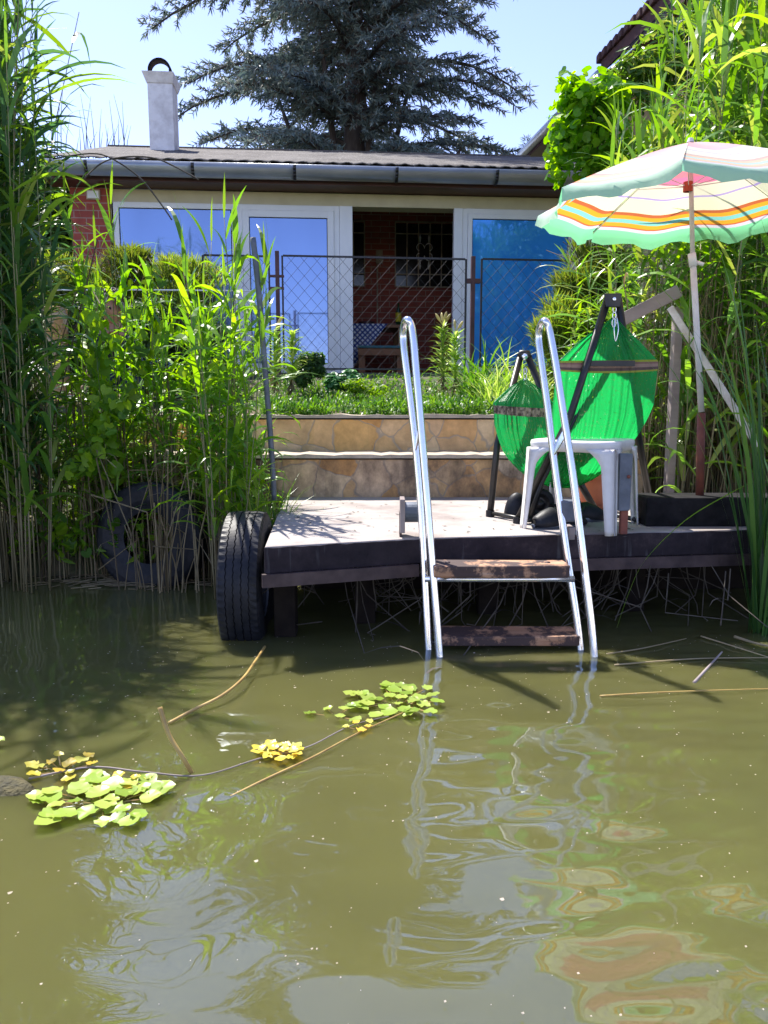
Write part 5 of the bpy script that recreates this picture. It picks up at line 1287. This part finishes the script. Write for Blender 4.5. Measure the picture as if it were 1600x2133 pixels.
# ------------------------------------------------------------------ person crouching behind the reeds
def skin_body(name, joints, edges, mat, parent, lvl=2, root=0):
    me = bpy.data.meshes.new(name); me.from_pydata([tuple(j[0]) for j in joints], edges, []); o = bpy.data.objects.new(name, me); C.objects.link(o)
    md = o.modifiers.new('skin', 'SKIN'); 
    sv = me.skin_vertices[0].data if me.skin_vertices else None
    if sv is None:
        bm = bmesh.new(); bm.from_mesh(me); bm.verts.layers.skin.verify(); bm.to_mesh(me); bm.free(); sv = me.skin_vertices[0].data
    for i, j in enumerate(joints):
        sv[i].radius = j[1] if isinstance(j[1], tuple) else (j[1], j[1]); sv[i].use_root = (i == root)
    sb_ = o.modifiers.new('sub', 'SUBSURF'); sb_.levels = lvl; sb_.render_levels = lvl; md.use_smooth_shade = True
    me.materials.append(mat); o.parent = parent; return o
PY = 6.0
A = lambda x, y, d=0: at(x, y, PY+d)
per = empty('person', (0, 0, 0), 0, 'person in navy clothes bending over the garden bed half hidden by reeds', 'person')
J = [(A(262, 785, .12), .13), (A(255, 750, .06), .125), (A(246, 715, 0), .135), (A(238, 692, -.03), .12), (A(234, 674, -.05), .05), (A(232, 655, -.06), .06),
     (A(212, 700, -.15), .055), (A(196, 745, -.2), .042), (A(184, 790, -.25), .030), (A(178, 801, -.26), .024),
     (A(272, 700, .1), .055), (A(288, 745, .05), .042), (A(270, 785, -.05), .030),
     (A(235, 800, .0), .085), (A(200, 800, -.25), .07), (A(225, 850, -.1), .05), (A(215, 862, -.3), .04),
     (A(280, 805, .1), .085), (A(262, 808, -.25), .07), (A(285, 852, -.05), .05), (A(272, 862, -.2), .04)]
E = [(0,1),(1,2),(2,3),(3,4),(4,5),(3,6),(6,7),(7,8),(8,9),(3,10),(10,11),(11,12),(0,13),(13,14),(14,15),(15,16),(0,17),(17,18),(18,19),(19,20)]
cov = (0, 1, 2, 3, 6, 7, 10, 11, 13, 14, 15, 17, 18, 19)
skin_body('body', [(j[0], j[1]*(.78 if i in cov else 1)) for i, j in enumerate(J)], E, M['skin'], per)
J2 = [(j[0]+Vector((0, 0, 0)), j[1]*1.16) for j in J]
sel = [0,1,2,3,6,7,10,11,13,14,15,17,18,19]; mp2 = {s_: i for i, s_ in enumerate(sel)}
JJ = [J2[s_] for s_ in sel]; JJ[mp2[7]] = (J2[7][0].lerp(J2[8][0], .7), .04)
skin_body('clothing', JJ, [(mp2[a_], mp2[b_]) for a_, b_ in E if a_ in mp2 and b_ in mp2], M['navy'], per)
hd = A(229, 645, -.08); b = MB(); n = 18
for i in range(15):
    a = math.pi*i/14
    for k in range(n):
        t = 2*math.pi*k/n; rr_ = math.sin(a); z = .115*math.cos(a); x = .078*rr_*math.cos(t); y = .092*rr_*math.sin(t)
        if z < -.02: x *= 1-.35*(-z-.02)/.1; y *= 1-.2*(-z-.02)/.1
        if math.sin(t) < -.7 and -.02 < z < .02: y -= .012*(1 if abs(math.cos(t)) < .3 else 0)
        b.v.append((hd.x+x-z*.18, hd.y+y, hd.z+z))
for i in range(14):
    for k in range(n): b.f.append((i*n+k, i*n+(k+1) % n, (i+1)*n+(k+1) % n, (i+1)*n+k))
b.build('head', M['skin'], per, smooth=True)
def small(c, r_, name, mat):
    b = MB(); b.lathe(c, [(0, -r_)]+[(r_*math.cos(a), r_*math.sin(a)) for a in (-.9, -.4, 0, .4, .9)]+[(0, r_)], 10); return b.build(name, mat, per, smooth=True)
for sx in (-1, 1): small(hd+Vector((sx*.03, -.083, .0)), .011, 'eye', M['dark_glass'])
small(hd+Vector((.004, -.098, -.025)), .014, 'nose', M['skin']); MB().box((hd.x-.022, hd.y-.088, hd.z-.058), (hd.x+.026, hd.y-.078, hd.z-.050)).build('mouth', M['orange'], per, bevel=.002)
for sx in (-1, 1): small(hd+Vector((sx*.08, .01, -.005)), .018, 'ear', M['skin'])
b = MB(); r = random.Random(4)
for i in range(420):
    a = r.uniform(0, 6.28); e = r.uniform(.15, 1.5); d = Vector((math.cos(a)*math.cos(e)*.083, math.sin(a)*math.cos(e)*.097+.006, .12*math.sin(e)))
    if d.y < -.05 and e < .7: continue
    leaf(b, r, hd+d, a, e-.6, .09, .012, 2.0, 4)
b.build('hair', M['hair'], per)
skin_body('top', [(A(240, 722, -.10), .075), (A(234, 704, -.12), .075), (A(230, 694, -.10), .05)], [(0, 1), (1, 2)], M['orange'], per, 2)
# hand: palm and five fingers reaching down to the left
wq = A(178, 801, -.26); pd = (A(160, 820, -.28)-wq).normalized(); sdv = Vector((pd.z, 0, -pd.x)).normalized(); fw = Vector((0, -1, 0))
HJ = [(wq, (.024, .020)), (wq+pd*.045, (.036, .018)), (wq+pd*.085, (.038, .016))]; HE = [(0, 1), (1, 2)]
for k, (o_, l_) in enumerate([(-.030, .062), (-.010, .075), (.011, .070), (.030, .055)]):
    i0 = len(HJ); k0 = wq+pd*.088+sdv*o_
    HJ += [(k0, .0095), (k0+pd*l_*.5+fw*.004+Vector((0, 0, -.006)), .0085), (k0+pd*l_*.85+Vector((0, 0, -.026)), .0075)]; HE += [(2, i0), (i0, i0+1), (i0+1, i0+2)]
i0 = len(HJ); HJ += [(wq+pd*.035-sdv*.038, .011), (wq+pd*.075-sdv*.060, .009), (wq+pd*.10-sdv*.062+Vector((0, 0, -.012)), .008)]; HE += [(1, i0), (i0, i0+1), (i0+1, i0+2)]
skin_body('hand', HJ, HE, M['skin'], per)
wr_ = A(184, 792, -.25); MB().tube([wr_-pd*.012, wr_+pd*.012], .034, 14).build('wristwatch', M['dmetal'], per, smooth=True)
# planter stone left of the person
c = at(112, 668, 6.3); vary(MB().box((c.x-.09, c.y-.05, ground_h(c.x, c.y)-.03), (c.x+.09, c.y+.07, c.z+.10)), .02, 3).build('sandstone_block', M['stone'], bevel=.02)
tag(bpy.data.objects['sandstone_block'], 'pale sandstone block in the shade among the left shrubs', 'stone')
for o in list(bpy.data.objects):
    if 'used' in o: del o['used']
    if 'H' in o: del o['H']
